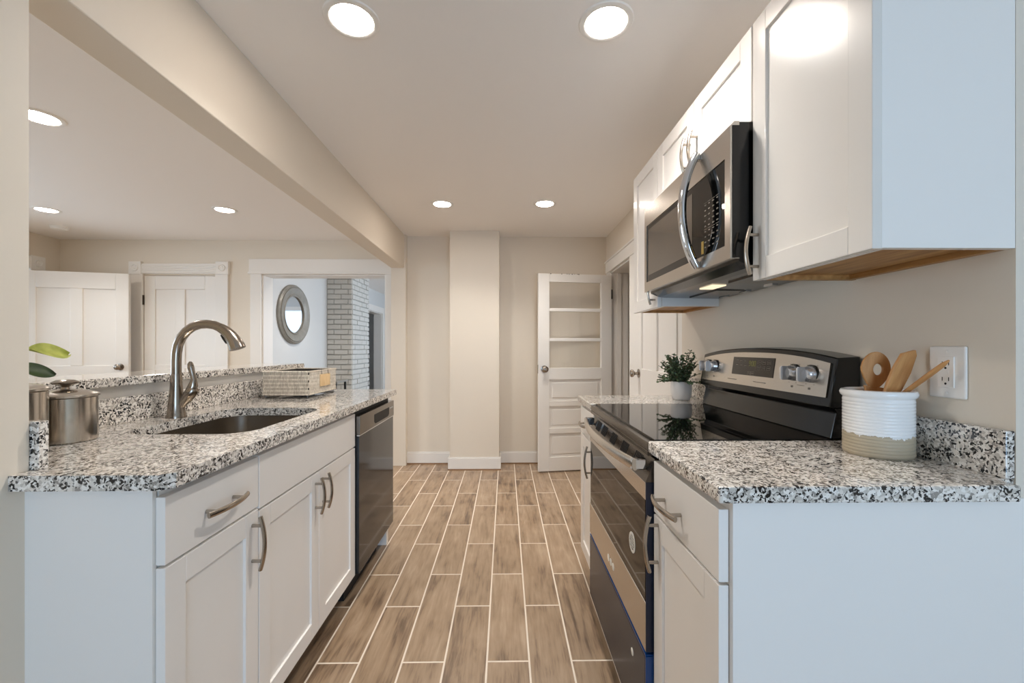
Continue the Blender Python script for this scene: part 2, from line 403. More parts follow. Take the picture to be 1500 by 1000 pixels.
# windows out of view that let the daylight in
def window(name, x0, x1, z0, z1, y, inward):
    f = MB().box(x0-0.08, y, z0-0.08, x0, y+inward*0.03, z1+0.08).box(x1, y, z0-0.08, x1+0.08, y+inward*0.03, z1+0.08).box(x0, y, z1, x1, y+inward*0.03, z1+0.08).box(x0-0.1, y, z0-0.1, x1+0.1, y+inward*0.06, z0)
    ym = y-inward*0.08; f.box((x0+x1)/2-0.02, ym-0.02, z0, (x0+x1)/2+0.02, ym+0.02, z1).box(x0, ym-0.02, (z0+z1)/2-0.02, x1, ym+0.02, (z0+z1)/2+0.02)
    o = struct(name, f, M['white'])
window('window_1', -0.2, 1.8, 0.2, 1.7, -2.6, 1)
f = MB()
for y in (5.3, 6.585, 7.87): f.box(1.66, y, 0.6, 1.70, y+0.03, 2.1)
for z in (0.6, 1.335, 2.07): f.box(1.66, 5.3, z, 1.70, 7.9, z+0.03)
struct('added_window_3', f, M['white'])  # unseen side window, added for the light on the mirror wall
f = MB()
for y in (1.2, 2.085, 2.97): f.box(-4.69, y, 0.7, -4.65, y+0.03, 2.05)
for z in (0.7, 1.36, 2.02): f.box(-4.69, 1.2, z, -4.65, 3.0, z+0.03)
struct('added_window_4', f, M['white'])  # unseen dining window, added to carry the kitchen fill light
window('window_2', -0.8, 0.8, 0.6, 2.0, 9.5, -1)

# baseboards
def bb(name, segs, label=None):
    f = MB()
    for x0, y0, x1, y1 in segs:
        f.box(x0, y0, 0.012, x1, y1, 0.112)
        dx = 0.005 if abs(x1-x0) < 0.03 else 0; dy = 0.005 if abs(y1-y0) < 0.03 else 0
        f.box(x0+dx, y0+dy, 0.112, x1-dx, y1-dy, 0.124)
    o = struct(name, f, M['white'], label=label, cat='baseboard' if label else None, bevel=0.002)
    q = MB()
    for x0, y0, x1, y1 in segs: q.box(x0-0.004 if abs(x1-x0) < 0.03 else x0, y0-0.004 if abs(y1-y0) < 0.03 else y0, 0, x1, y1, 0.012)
    q.build('shadow_line', mat_shadow_line, o)
mat_shadow_line = mat('brown_shadow_line', (150, 118, 88), 0.6)  # brown strip painted as the shadow line under the baseboards
bb('baseboard_back', [(-0.985, 4.274, -0.531, 4.29), (-0.06, 4.274, 1.02, 4.29)], 'white baseboard along the back wall')
bb('baseboard_column', [(-0.547, 4.054, -0.044, 4.07), (-0.547, 4.07, -0.531, 4.29), (-0.06, 4.07, -0.044, 4.29)], 'white baseboard wrapping the boxed column')

# casings
def casing(name, mb, label): return struct(name, mb, M['white'], label=label, cat='trim', bevel=0.003)
casing('trim_1', MB().box(-2.64, 4.438, 0, -2.53, 4.46, 1.935).box(-1.245, 4.438, 0, -1.16, 4.46, 1.935)
       .box(-2.65, 4.43, 1.935, -1.16, 4.46, 2.085).box(-2.66, 4.425, 1.93, -1.155, 4.46, 1.95)
       .box(-2.53, 4.46, 0, -2.515, 4.64, 1.93).box(-1.26, 4.46, 0, -1.245, 4.64, 1.93).box(-2.515, 4.46, 1.915, -1.26, 4.64, 1.93), 'wide white casing around the opening to the front room')
def rosette(mb, x0, x1, y, z0, z1):
    mb.box(x0, y-0.032, z0, x1, y, z1)
    c = ((x0+x1)/2, y-0.032, (z0+z1)/2)
    mb.lathe([(0.0, -0.004), (0.012, -0.008), (0.016, -0.002), (0.026, -0.002), (0.032, -0.009), (0.038, 0.0)], c, 24, 'y')
f = MB().box(-3.86, 4.438, 0, -3.74, 4.46, 1.93).box(-3.0, 4.438, 0, -2.87, 4.46, 1.93).box(-3.755, 4.436, 1.93, -2.99, 4.46, 2.035)
for k in range(4): f.box(-3.755, 4.430, 1.945+0.021*k, -2.99, 4.44, 1.955+0.021*k)
rosette(f, -3.875, -3.75, 4.46, 1.925, 2.055); rosette(f, -2.99, -2.86, 4.46, 1.925, 2.055)
casing('trim_2', f, 'white casing with carved corner blocks around the closed dining room door')
f = MB().box(-4.6, 4.17, 0, -4.575, 4.285, 1.93).box(-4.6, 3.24, 0, -4.575, 3.35, 1.93).box(-4.6, 3.35, 1.93, -4.575, 4.17, 2.05)
f.box(-4.6, 4.165, 1.925, -4.568, 4.295, 2.06).box(-4.6, 3.23, 1.925, -4.568, 3.355, 2.06)
f.lathe([(0.0, 0.004), (0.012, 0.008), (0.016, 0.002), (0.026, 0.002), (0.032, 0.009), (0.038, 0.0)], (-4.568, 4.23, 1.992), 24, 'x')
casing('trim_3', f, 'white casing with a corner block beside the open dining room door')
f = MB().box(WRF-0.02, 4.11, 0, WRF, 4.21, 1.9).box(WRF-0.02, 3.2, 0, WRF, 3.42, 1.9).box(WRF-0.022, 2.345, 0, WRF, 2.45, 1.9).box(WRF-0.025, 2.345, 1.9, WRF, 4.22, 2.0).box(WRF-0.035, 2.335, 2.0, WRF, 4.23, 2.015)
f.box(WRF, 4.095, 0, WRF+0.17, 4.11, 1.9).box(WRF, 3.42, 0, WRF+0.17, 3.435, 1.9).box(WRF, 3.435, 1.885, WRF+0.17, 4.095, 1.9)
f.box(WRF+0.06, 4.083, 0, WRF+0.10, 4.095, 1.885)
casing('trim_4', f, 'white casing around the two doorways at the far right')
casing('trim_5', MB().box(-2.53, 7.52, 0, -2.505, 7.62, 1.87).box(-2.53, 8.74, 0, -2.505, 8.84, 1.87).box(-2.53, 7.52, 1.87, -2.505, 8.84, 1.985).box(-2.69, 8.725, 0, -2.53, 8.74, 1.87).box(-2.69, 7.62, 0, -2.53, 7.635, 1.87).box(-2.69, 7.635, 1.855, -2.53, 8.725, 1.87), 'white casing around the doorway past the brick chimney')

# chimney breast of painted brick
f = MB().box(-2.53, 6.08, 0, -2.185, 6.80, CEIL)
chim = struct('wall_chimney', f, M['mortar'], label='white painted brick chimney breast in the front room', cat='chimney')
f = MB(); rnd = random.Random(3)
for r in range(32):
    z0 = r*0.0714+0.004; z1 = z0+0.062
    if z1 > CEIL: break
    x = -2.53-(0.1 if r % 2 else 0)
    while x < -2.19:
        a, b = max(x, -2.53)+0.004, min(x+0.2, -2.178)-0.004
        if b-a > 0.02: f.box(a, 6.08-0.012-rnd.random()*0.008, z0+rnd.random()*0.004, b, 6.081, z1-rnd.random()*0.004)
        x += 0.2
    y = 6.072-(0 if r % 2 else 0.1)
    while y < 6.80:
        a, b = max(y, 6.070)+0.004, min(y+0.2, 6.81)-0.004
        if b-a > 0.02: f.box(-2.186, a, z0+rnd.random()*0.004, -2.174+rnd.random()*0.008, b, z1-rnd.random()*0.004)
        y += 0.2
f.build('brick_courses', M['brick'], chim, bevel=0.004)

# ---------------- house doors
def round_knob(mb, base, d):
    d = Vector(d); p = Vector(base); n = 12
    prof = [(0.0, 0.033), (0.005, 0.033), (0.008, 0.012), (0.03, 0.011), (0.036, 0.018), (0.044, 0.027), (0.054, 0.029), (0.062, 0.024), (0.066, 0.012), (0.067, 0.002)]
    mb.tube([p+d*h for h, r in prof], [r for h, r in prof], 20)
def panel_boxes(mb, w_, h_, t, rows, cols, stile=0.11, recess=0.012, x_off=0):
    # stile-and-rail door in local space: x from the hinge, y thickness, z up. rows = [(z0, z1)]
    mb.box(0.001, recess, 0.001, w_-0.001, t-recess, h_-0.001)
    mb.box(0, 0, 0, stile, t, h_).box(w_-stile, 0, 0, w_, t, h_)
    zs = [0]+[z for r in rows for z in r]+[h_]
    for i in range(0, len(zs), 2): mb.box(stile, 0, zs[i], w_-stile, t, zs[i+1])
    if cols == 2:
        for z0, z1 in rows: mb.box(w_/2-0.05, 0, z0, w_/2+0.05, t, z1)
    return mb
# open glazed door by the back wall: hinge at (1.0, 4.095), swings to (0.30, 3.985)
ang = math.atan2(3.988-4.09, 0.302-1.012)
g = Thing('door_1', 'open white door with three glass panes above three panels, by the back wall', 'door', (1.012, 4.09, 0.012), ang, kind='structure')
WD, HD, T = 0.717, 1.848, 0.036
st = 0.105
f = MB().box(0, 0, 0, st, T, HD).box(WD-st, 0, 0, WD, T, HD)
panes = [(1.525, 1.77), (1.245, 1.495), (0.965, 1.215)]; low = [(0.655, 0.855), (0.40, 0.605), (0.13, 0.35)]
for a, b in ((1.77, HD), (1.495, 1.525), (1.215, 1.245), (0.855, 0.965), (0.605, 0.655), (0.35, 0.40), (0, 0.13)): f.box(st, 0, a, WD-st, T, b)
for a, b in low:
    f.box(st, 0.012, a, WD-st, T-0.012, b); f.box(st+0.03, 0.007, a+0.03, WD-st-0.03, T-0.007, b-0.03)
g.part('door_leaf', f, M['white'], bevel=0.003)
for a, b in panes: g.part('glass_pane', MB().box(st, 0.016, a, WD-st, 0.020, b), M['pane'])
for nm, z in (('hinge', 1.62), ('hinge', 0.3)): g.part(nm, MB().cyl((0.0, T+0.006, z), (0.0, T+0.006, z+0.09), 0.007).box(-0.004, 0.004, z, 0.002, T+0.004, z+0.09), M['bronze'])
f = MB(); round_knob(f, (WD-0.055, T, 0.955), (0, 1, 0)); round_knob(f, (WD-0.055, 0, 0.955), (0, -1, 0)); g.part('knob', f, M['nickel'], smooth=True)
f = MB(); rc_ = random.Random(2)
for k in range(9):
    x = WD-0.10-0.30*rc_.random()-(0.12 if k > 5 else 0); l_ = 0.005+0.012*rc_.random(); h_ = 0.003+0.005*rc_.random()
    f.prism([(x, HD+0.0005), (x+l_, HD+0.0005), (x+l_*0.7, HD-h_), (x+l_*0.25, HD-h_*0.8)], 'y', T-0.004, T+0.0006)
g.part('paint_chips', f, M['bronze'], label='dark chips in the paint along the top edge')
g.part('latch_plate', MB().box(WD-0.001, 0.008, 0.915, WD+0.002, T-0.008, 0.995), M['nickel'])
# closed door in the right wall
d = Thing('door_2', 'closed white panelled door behind the far right counter', 'door', (WRF+0.01, 2.45, 0.01), PI/2, kind='structure')
f = MB(); panel_boxes(f, 0.75, 1.885, 0.04, [(0.18, 0.78), (1.0, 1.74)], 2, 0.11); d.part('door_leaf', f, M['white'], bevel=0.003)
f = MB(); round_knob(f, (0.69, 0.04, 0.965), (0, 1, 0)); d.part('knob', f, M['nickel'], smooth=True)
# closed door in dining back wall
d = Thing('door_3', 'closed white four-panel door behind the faucet, in the dining room wall', 'door', (-3.735, 4.455, 0.01), 1e-6, kind='structure')
f = MB(); panel_boxes(f, 0.73, 1.9, 0.04, [(0.2, 0.75), (0.98, 1.76)], 2, 0.11); d.part('door_leaf', f, M['white'], bevel=0.004)
for z in (1.60, 0.25): d.part('hinge', MB().cyl((-0.004, -0.008, z), (-0.004, -0.008, z+0.1), 0.009), M['bronze'])
f = MB(); round_knob(f, (0.665, 0, 0.93), (0, -1, 0)); d.part('knob', f, M['nickel'], smooth=True)
# open door in dining left corner
ang = math.atan2(4.285-4.08, -3.742+4.57)
d = Thing('door_4', 'white four-panel door standing open in the left corner of the dining room', 'door', (-4.57, 4.08, 0.012), ang, kind='structure')
f = MB(); panel_boxes(f, 0.85, 1.89, 0.038, [(0.2, 0.75), (0.98, 1.73)], 2, 0.11); d.part('door_leaf', f, M['white'], bevel=0.004)
f = MB(); round_knob(f, (0.78, 0, 0.965), (0, -1, 0)); round_knob(f, (0.78, 0.038, 0.955), (0, 1, 0)); d.part('knob', f, M['nickel'], smooth=True)

# ================================================================== CABINETRY
def shaker(f, x, s, y0, y1, z0, z1, t=0.019, rail=0.057, rec=0.007):
    # door face at x, thickness going to x - s*t where s = facing direction (+1 faces +X)
    xb = x-s*t; xr = x-s*rec
    f.box(xb+s*0.0004, y0+0.001, z0+0.001, xr, y1-0.001, z1-0.001)
    f.box(xb, y0, z0, x, y0+rail, z1).box(xb, y1-rail, z0, x, y1, z1).box(xb, y0+rail, z0, x, y1-rail, z0+rail).box(xb, y0+rail, z1-rail, x, y1-rail, z1)
    return f
def slab(f, x, s, y0, y1, z0, z1, t=0.019): return f.box(x-s*t, y0, z0, x, y1, z1)
def pull(x, s, y, z, axis, ln=0.145):
    # bowed bar pull centred at (y, z) on the face at x
    f = MB(); h = ln/2; a = Vector((0, 1, 0)) if axis == 'y' else Vector((0, 0, 1)); c = Vector((x, y, z)); o = Vector((s, 0, 0))
    pts = []; n = 14
    for k in range(n+1):
        t = -1+2*k/n; pts.append(c+a*(h*t)+o*(0.022+0.012*(1-t*t)))
    f.tube(pts, 0.0062, 10, flat=(0.8, 1.15, tuple(o)))
    for t in (-0.66, 0.66): f.cyl(c+a*(h*t), c+a*(h*t)+o*(0.026+0.012*(1-t*t)-0.004), 0.0045, seg=10)
    return f
CT, CB = 0.9134, 0.883
XLF = -0.6865                                     # left door faces
# ---- left run
t = Thing('base_cabinet', 'narrow white base cabinet with one drawer at the near end of the sink run', 'cabinet', (-0.98, 1.03, 0))
body = t.part('body', MB().box(-1.27, 0.8775, 0.105, XLF-0.0202, 1.193, CB-0.001), M['cab'])
t.part('end_panel', MB().box(-0.964, 0.8665, 0.0, XLF-0.035, 0.8775, CB-0.001), M['cab'], label='white end panel facing the camera')
t.part('corner_stile', MB().box(XLF-0.06, 0.862, 0.0, XLF-0.0202, 0.872, CB-0.001), M['cab'])
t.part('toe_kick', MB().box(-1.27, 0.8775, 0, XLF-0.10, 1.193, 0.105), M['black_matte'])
dr = t.part('drawer', slab(MB(), XLF, 1, 0.868, 1.192, 0.722, 0.860), M['cab'], bevel=0.0015)
t.part('pull', pull(XLF, 1, 1.035, 0.786, 'y'), M['pull'], parent=dr, smooth=True)
do = t.part('door', shaker(MB(), XLF, 1, 0.868, 1.192, 0.125, 0.716), M['cab'], bevel=0.0015)
t.part('pull', pull(XLF, 1, 1.163, 0.632, 'z'), M['pull'], parent=do, smooth=True)
t = Thing('sink_cabinet', 'white two-door base cabinet under the sink, next to the dishwasher', 'cabinet', (-0.98, 1.57, 0))
f = MB().box(-1.27, 1.197, 0.105, XLF-0.0202, 1.955, 0.62).box(-1.27, 1.197, 0.62, -1.25, 1.955, CB-0.001).box(XLF-0.04, 1.197, 0.62, XLF-0.0202, 1.955, CB-0.001).box(-1.25, 1.197, 0.62, XLF-0.04, 1.212, CB-0.001).box(-1.25, 1.94, 0.62, XLF-0.04, 1.955, CB-0.001)
t.part('body', f, M['cab'])
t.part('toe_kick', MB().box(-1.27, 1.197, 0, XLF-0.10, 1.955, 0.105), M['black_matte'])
t.part('false_front', slab(MB(), XLF, 1, 1.197, 1.953, 0.713, 0.862), M['cab'], bevel=0.0015)
ym = 1.577
for y0, y1, yp in ((1.197, ym-0.0015, ym-0.03), (ym+0.0015, 1.953, ym+0.033)):
    do = t.part('door', shaker(MB(), XLF, 1, y0, y1, 0.125, 0.707), M['cab'], bevel=0.0015)
    t.part('pull', pull(XLF, 1, yp, 0.628, 'z', 0.13), M['pull'], parent=do, smooth=True)
# ---- dishwasher
t = Thing('dishwasher', 'dark stainless dishwasher at the far end of the sink run', 'dishwasher', (-0.95, 2.26, 0))
XD = -0.672
t.part('tub', MB().box(-1.25, 1.964, 0.12, XD-0.03, 2.556, 0.872), M['black_matte'])
t.part('door_panel', MB().box(XD-0.03, 1.962, 0.124, XD, 2.558, 0.757), M['dw'], bevel=0.004)
cp = t.part('control_panel', MB().box(XD-0.03, 1.962, 0.762, XD+0.004, 2.558, 0.85), M['steel_dark'], bevel=0.003, label='brushed control strip')
t.part('handle_pocket', MB().prism([(2.20-0.0, 0.775), (2.43, 0.775), (2.45, 0.785), (2.45, 0.823), (2.18, 0.823), (2.18, 0.785)], 'x', XD+0.0035, XD+0.0052), M['black_matte'], parent=cp)
f = MB()
for y in (2.478, 2.50, 2.522): f.box(XD+0.004, y-0.004, 0.812, XD+0.0054, y+0.004, 0.818)
t.part('indicator_marks', f, M['light_mark'], parent=cp)
t.part('seam_strip', MB().box(XD-0.01, 1.962, 0.757, XD+0.003, 2.558, 0.762), M['chrome'])
t.part('toe_kick', MB().box(-1.25, 1.964, 0, XD-0.07, 2.45, 0.12), M['black_matte'])
t.part('foot', MB().box(XD-0.10, 2.52, 0.0, XD-0.03, 2.556, 0.12), M['plastic_white'], label='white levelling leg')
# ---- left countertop with sink cut-out
t = Thing('granite_countertop', 'speckled granite countertop of the sink run, with a cut-out for the sink', 'countertop', (-0.96, 1.7, CB))
SX0, SX1, SY0, SY1 = -1.135, -0.752, 1.238, 1.778
inner = rrect(SX0, SY0, SX1, SY1, 0.085)
X0, X1, Y0, Y1 = -1.278, -0.6565, 0.838, 2.585
def corr(p):
    # outer point on the slab rectangle matching an inner point
    cx, cy = (SX0+SX1)/2, (SY0+SY1)/2; dx, dy = p[0]-cx, p[1]-cy
    k = min((((X1 if dx > 0 else X0)-cx)/dx) if abs(dx) > 1e-6 else 1e9, (((1.9 if dy > 0 else 1.12)-cy)/dy) if abs(dy) > 1e-6 else 1e9)
    return (cx+dx*k, cy+dy*k)
outer = [corr(p) for p in inner]
# insert true corners: snap the nearest outer point of each quadrant to the corner
for qx, qy in ((X1, 1.9), (X0, 1.9), (X0, 1.12), (X1, 1.12)):
    i = min(range(len(outer)), key=lambda k: (outer[k][0]-qx)**2+(outer[k][1]-qy)**2); outer[i] = (qx, qy)
f = MB().ring_prism(outer, inner, 'z', CB, CT)
f.prism([(X0, 1.9), (X1, 1.9), (X1, Y1-0.01), (X1-0.01, Y1), (X0, Y1)], 'z', CB, CT)
f.prism([(-0.964, 0.838), (X1-0.02, 0.838), (X1, 0.858), (X1, 1.12), (X0, 1.12), (X0, 0.878), (-0.964, 0.878)], 'z', CB, CT)
slab_o = t.part('slab', f, M['granite'])
tag(MB().box(-1.278, 0.898, CT, -1.258, 2.50, 1.0).build('granite_backsplash', M['granite'], None, (-1.268, 1.7, CT), bevel=0.002), 'long granite backsplash behind the faucet, below the raised ledge', 'backsplash')
tag(MB().box(-1.257, 0.8765, CT, -0.9465, 0.8965, 1.012).build('granite_upstand', M['granite'], None, (-1.1, 0.886, CT), bevel=0.002), 'short granite upstand sticking out past the left wall end, in front of the taller canister', 'backsplash')
tag(MB().box(-1.52, 0.876, 1.0374, -1.252, 2.67, 1.067).build('granite_ledge', M['granite'], None, (-1.39, 1.83, 1.0374), bevel=0.004), 'raised speckled granite bar ledge on the low wall behind the faucet', 'ledge')
# ---- sink
t = Thing('sink', 'undermount stainless steel sink set in the left granite countertop', 'sink', (-0.943, 1.508, 0.68))
f = MB(); b = f.bm; ringsets = []
for off, z in ((0.014, CB-0.0006), (-0.002, CB-0.0006), (-0.002, CB-0.006), (-0.006, 0.74), (-0.02, 0.70), (-0.05, 0.69)):
    ringsets.append([b.verts.new((x, y, z)) for x, y in rrect(SX0-off, SY0-off, SX1+off, SY1+off, max(0.02, 0.085+off*0.6))])
for i in range(len(ringsets)-1):
    for k in range(len(ringsets[0])):
        j = (k+1) % len(ringsets[0]); b.faces.new((ringsets[i][k], ringsets[i][j], ringsets[i+1][j], ringsets[i+1][k]))
b.faces.new(ringsets[-1]); bmesh.ops.recalc_face_normals(b, faces=b.faces)
t.part('basin', f, M['sink'], smooth=True)
t.part('drain', MB().lathe([(0.0, 0.003), (0.02, 0.001), (0.035, 0.004), (0.045, 0.002), (0.047, 0.0)], (-0.98, 1.508, 0.690), 24), M['chrome'], smooth=True)
# ---- faucet
FX, FY = -1.178, 1.54
t = Thing('faucet', 'brushed nickel gooseneck pull-down faucet behind the sink', 'faucet', (FX, FY, CT))
f = MB().lathe([(0.0, 0.0), (0.031, 0.0), (0.031, 0.004), (0.0285, 0.012), (0.025, 0.045), (0.021, 0.085), (0.0185, 0.115), (0.0178, 0.150), (0.0172, 0.156), (0.0, 0.156)], (FX, FY, CT), 32)
t.part('base', f, M['nickel'], smooth=True)
def qpt(px, py):      # profile in the plane of the spout, measured from the faucet axis
    return (FX+px, FY, CT+py)
prof = [(0, 0.156), (0, 0.20), (0.001, 0.228), (0.006, 0.258), (0.018, 0.286), (0.036, 0.308), (0.058, 0.324), (0.084, 0.333), (0.110, 0.334), (0.136, 0.330), (0.158, 0.320)]
t.part('spout', MB().tube([qpt(*p) for p in prof], 0.0158, 24), M['nickel'], smooth=True)
head = [(0.158, 0.320), (0.174, 0.310), (0.191, 0.294), (0.205, 0.274), (0.214, 0.257), (0.218, 0.246)]
sh = t.part('spray_head', MB().tube([qpt(*p) for p in head], [0.0168, 0.0184, 0.0206, 0.0232, 0.0258, 0.0262], 24), M['nickel'], smooth=True)
t.part('spray_button', MB().tube([qpt(0.162, 0.296), qpt(0.172, 0.282), qpt(0.181, 0.266)], [0.006, 0.008, 0.006], 10), M['black'], parent=sh, smooth=True)
hb = t.part('valve', MB().tube([qpt(0.014, 0.035), qpt(0.028, 0.058), qpt(0.046, 0.080), qpt(0.060, 0.100), qpt(0.064, 0.106)], [0.012, 0.016, 0.0195, 0.019, 0.014], 20), M['nickel'], smooth=True)
t.part('lever', MB().tube([qpt(0.052, 0.098), qpt(0.060, 0.115), qpt(0.062, 0.135), qpt(0.057, 0.158), qpt(0.052, 0.178), qpt(0.050, 0.192), qpt(0.050, 0.200)], [0.0165, 0.0150, 0.0095, 0.0085, 0.0105, 0.0090, 0.004], 16), M['nickel'], parent=hb, smooth=True)

# ---- right run
XRF = 0.395
t = Thing('base_cabinet', 'white base cabinet with drawer and door at the near right, beside the range', 'cabinet', (0.68, 0.95, 0))
t.part('body', MB().box(XRF+0.0202, 0.776, 0.105, WR-0.001, 1.128, CB-0.001), M['cab'])
t.part('end_panel', MB().box(XRF+0.0202, 0.770, 0.0, 0.936, 0.776, CB-0.001), M['cab'], label='broad white end panel facing the camera')
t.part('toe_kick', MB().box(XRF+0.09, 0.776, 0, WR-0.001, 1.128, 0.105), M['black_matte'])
dr = t.part('drawer', slab(MB(), XRF, -1, 0.782, 1.126, 0.727, 0.862), M['cab'], bevel=0.0015)
t.part('pull', pull(XRF, -1, 1.0, 0.785, 'y'), M['pull'], parent=dr, smooth=True)
do = t.part('door', shaker(MB(), XRF, -1, 0.782, 1.126, 0.125, 0.721), M['cab'], bevel=0.0015)
t.part('pull', pull(XRF, -1, 1.095, 0.655, 'z'), M['pull'], parent=do, smooth=True)
t = Thing('base_cabinet', 'white base cabinet beyond the range, under the small potted plant', 'cabinet', (0.68, 2.07, 0))
t.part('body', MB().box(XRF+0.0202, 1.90, 0.105, WR-0.001, 2.225, CB-0.001), M['cab'])
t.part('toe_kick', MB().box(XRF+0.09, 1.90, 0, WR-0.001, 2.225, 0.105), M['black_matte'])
dr = t.part('drawer', slab(MB(), XRF, -1, 1.902, 2.223, 0.727, 0.862), M['cab'], bevel=0.0015)
t.part('pull', pull(XRF, -1, 2.06, 0.79, 'y', 0.13), M['pull'], parent=dr, smooth=True)
do = t.part('door', shaker(MB(), XRF, -1, 1.902, 2.223, 0.125, 0.721), M['cab'], bevel=0.0015)
t.part('pull', pull(XRF, -1, 1.935, 0.64, 'z'), M['pull'], parent=do, smooth=True)
t = Thing('granite_countertop', 'speckled granite countertop piece under the utensil crock', 'countertop', (0.67, 0.94, CB))
t.part('slab', MB().prism([(0.381, 0.752), (0.930, 0.752), (0.934, 0.789), (WR-0.001, 0.7905), (WR-0.001, 1.1315), (0.381, 1.1315)], 'z', CB, CT), M['granite'], bevel=0.004)
tag(MB().box(0.946, 0.790, CT, WR-0.001, 1.1315, 1.004).build('granite_backsplash', M['granite'], None, (0.955, 0.95, CT), bevel=0.002), 'granite backsplash under the wall outlet, behind the utensil crock', 'backsplash')
t = Thing('granite_countertop', 'small speckled granite countertop beyond the range, under the potted plant', 'countertop', (0.67, 2.06, CB))
t.part('slab', MB().box(0.381, 1.8955, CB, WR-0.001, 2.234, CT), M['granite'], bevel=0.004)
tag(MB().box(0.946, 1.8955, CT, WR-0.001, 2.234, 1.010).build('granite_backsplash', M['granite'], None, (0.955, 2.06, CT), bevel=0.002), 'short granite backsplash behind the small potted plant', 'backsplash')

# ---- upper cabinets
XU = 0.685; UZ0, UZ1 = 1.350, 2.062
def upper(label, y0, y1, z0, doors, filmed=False, hollow=True):
    t = Thing('wall_cabinet', label, 'cabinet', (0.83, (y0+y1)/2, z0))
    xf = XU+0.0202
    f = MB().box(xf, y0, z0, WR-0.001, y0+0.016, UZ1).box(xf, y1-0.016, z0, WR-0.001, y1, UZ1).box(xf, y0+0.016, z0+0.02, WR-0.001, y1-0.016, UZ1)
    f.box(xf, y0+0.016, z0, xf+0.02, y1-0.016, z0+0.02)
    t.part('body', f, M['cab'])
    if hollow:
        t.part('underside', MB().box(xf+0.02, y0+0.016, z0+0.012, WR-0.001, y1-0.016, z0+0.0199).box(xf+0.02, y1-0.016, z0-0.0012, WR-0.001, y1-0.0005, z0-0.0001).box(xf+0.02, y1-0.0175, z0, WR-0.021, y1-0.0161, z0+0.0119).box(WR-0.02, y0+0.016, z0+0.0, WR-0.0015, y1-0.016, z0+0.012), M['cab_in'], label='bare tan wood underside')
    for (a, b, yp) in doors:
        do = t.part('door', shaker(MB(), XU, -1, a, b, z0-0.003, UZ1-0.004), M['cab_film'] if filmed else M['cab'], bevel=0.0015)
        t.part('pull', pull(XU, -1, yp, z0+0.075, 'z', 0.13), M['pull'], parent=do, smooth=True)
    return t
upper('large white wall cabinet at the near right, above the utensil crock', 0.79, 1.171, UZ0, [(0.784, 1.168, 1.142)], True)
upper('short two-door white wall cabinet above the microwave', 1.173, 1.903, 1.797, [(1.175, 1.5365, 1.508), (1.5395, 1.901, 1.568)], False, False)
upper('narrow white wall cabinet beyond the microwave, above the potted plant', 1.905, 2.262, UZ0, [(1.907, 2.262, 1.935)])

# ---- microwave
XM = 0.625; MY0, MY1 = 1.174, 1.901; MZ0, MZ1 = 1.411, 1.793
t = Thing('microwave', 'stainless over-the-range microwave with a bowed handle', 'microwave', (0.79, 1.54, 1.345))
t.part('case', MB().prism([(0.652, MZ1), (0.652, 1.404), (0.69, 1.390), (0.72, 1.387), (WR-0.002, 1.383), (WR-0.002, MZ1)], 'y', MY0+0.004, MY1-0.004), M['black'])
gz0, gz1, gy0, gy1 = 1.452, 1.700, 1.203, 1.875
f = MB().box(XM, MY0, MZ0, 0.651, MY1, gz0).box(XM, MY0, gz1, 0.651, MY1, MZ1-0.012).box(XM+0.012, MY0, MZ1-0.012, 0.651, MY1, MZ1).box(XM, MY0, gz0, 0.651, gy0, gz1).box(XM, gy1, gz0, 0.651, MY1, gz1)
f.prism([(XM, MZ1-0.012), (XM+0.012, MZ1), (XM+0.012, MZ1-0.012)], 'y', MY0, MY1)
fr = t.part('door_frame', f, M['steel'])
t.part('door_edge', MB().box(XM+0.006, MY0-0.0015, MZ0+0.002, 0.651, MY0-0.0001, MZ1-0.012), M['black'])
t.part('window_glass', MB().box(XM+0.003, gy0, gz0, 0.640, gy1, gz1), M['glass_black'])
t.part('window_screen', MB().box(XM+0.0022, 1.42, gz0+0.028, XM+0.0029, gy1-0.02, gz1-0.02), mat('window_mesh_tint', (66, 58, 50), 0.12, coat=0.6), label='brown tinted window screen')
f = MB(); r2 = random.Random(4)
for c_, y in enumerate((1.325, 1.30, 1.275, 1.25)):
    for r_ in range(9):
        z = 1.615-r_*0.0165
        if r_ in (0, 5): f.box(XM+0.0018, y-0.009, z, XM+0.0029, y+0.009, z+0.0012)
        f.box(XM+0.0018, y-0.006+0.002*r2.random(), z-0.008, XM+0.0029, y+0.004+0.002*r2.random(), z-0.0048)
t.part('keypad_marks', f, M['grey_mark'])
t.part('energy_sticker', MB().box(XM+0.0015, 1.338, 1.460, XM+0.0029, 1.352, 1.500), M['sticker_yellow'], label='small yellow sticker')
n = 26; pts = []; zt, zb = 1.786, 1.420
for k in range(n+1):
    u = -1+2*k/n; pts.append((XM-0.008-0.047*(1-abs(u)**2.1), 1.365, (zt+zb)/2-(zt-zb)/2*u))
hd = t.part('handle', MB().tube(pts, [0.013 if 0 < k < n else 0.011 for k in range(n+1)], 18, flat=(0.95, 1.4, (1, 0, 0))), M['chrome'], smooth=True)
t.part('handle_foot', MB().box(XM-0.012, 1.354, zt-0.02, XM, 1.376, zt+0.002), M['chrome'], parent=hd, bevel=0.002)
t.part('handle_foot', MB().box(XM-0.012, 1.354, zb-0.002, XM, 1.376, zb+0.02), M['chrome'], parent=hd, bevel=0.002)
t.part('bottom_lens', MB().box(0.735, 1.50, 1.383, 0.785, 1.60, 1.395), M['hoodlamp'], label='lit cooktop lamp lens')
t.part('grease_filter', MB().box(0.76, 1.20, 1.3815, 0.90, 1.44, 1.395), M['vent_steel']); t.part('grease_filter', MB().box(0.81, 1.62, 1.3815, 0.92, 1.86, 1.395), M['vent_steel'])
for y in (1.30, 1.46, 1.62, 1.78): t.part('mounting_clip', MB().box(0.925, y, 1.379, 0.945, y+0.05, 1.390), M['chrome'])

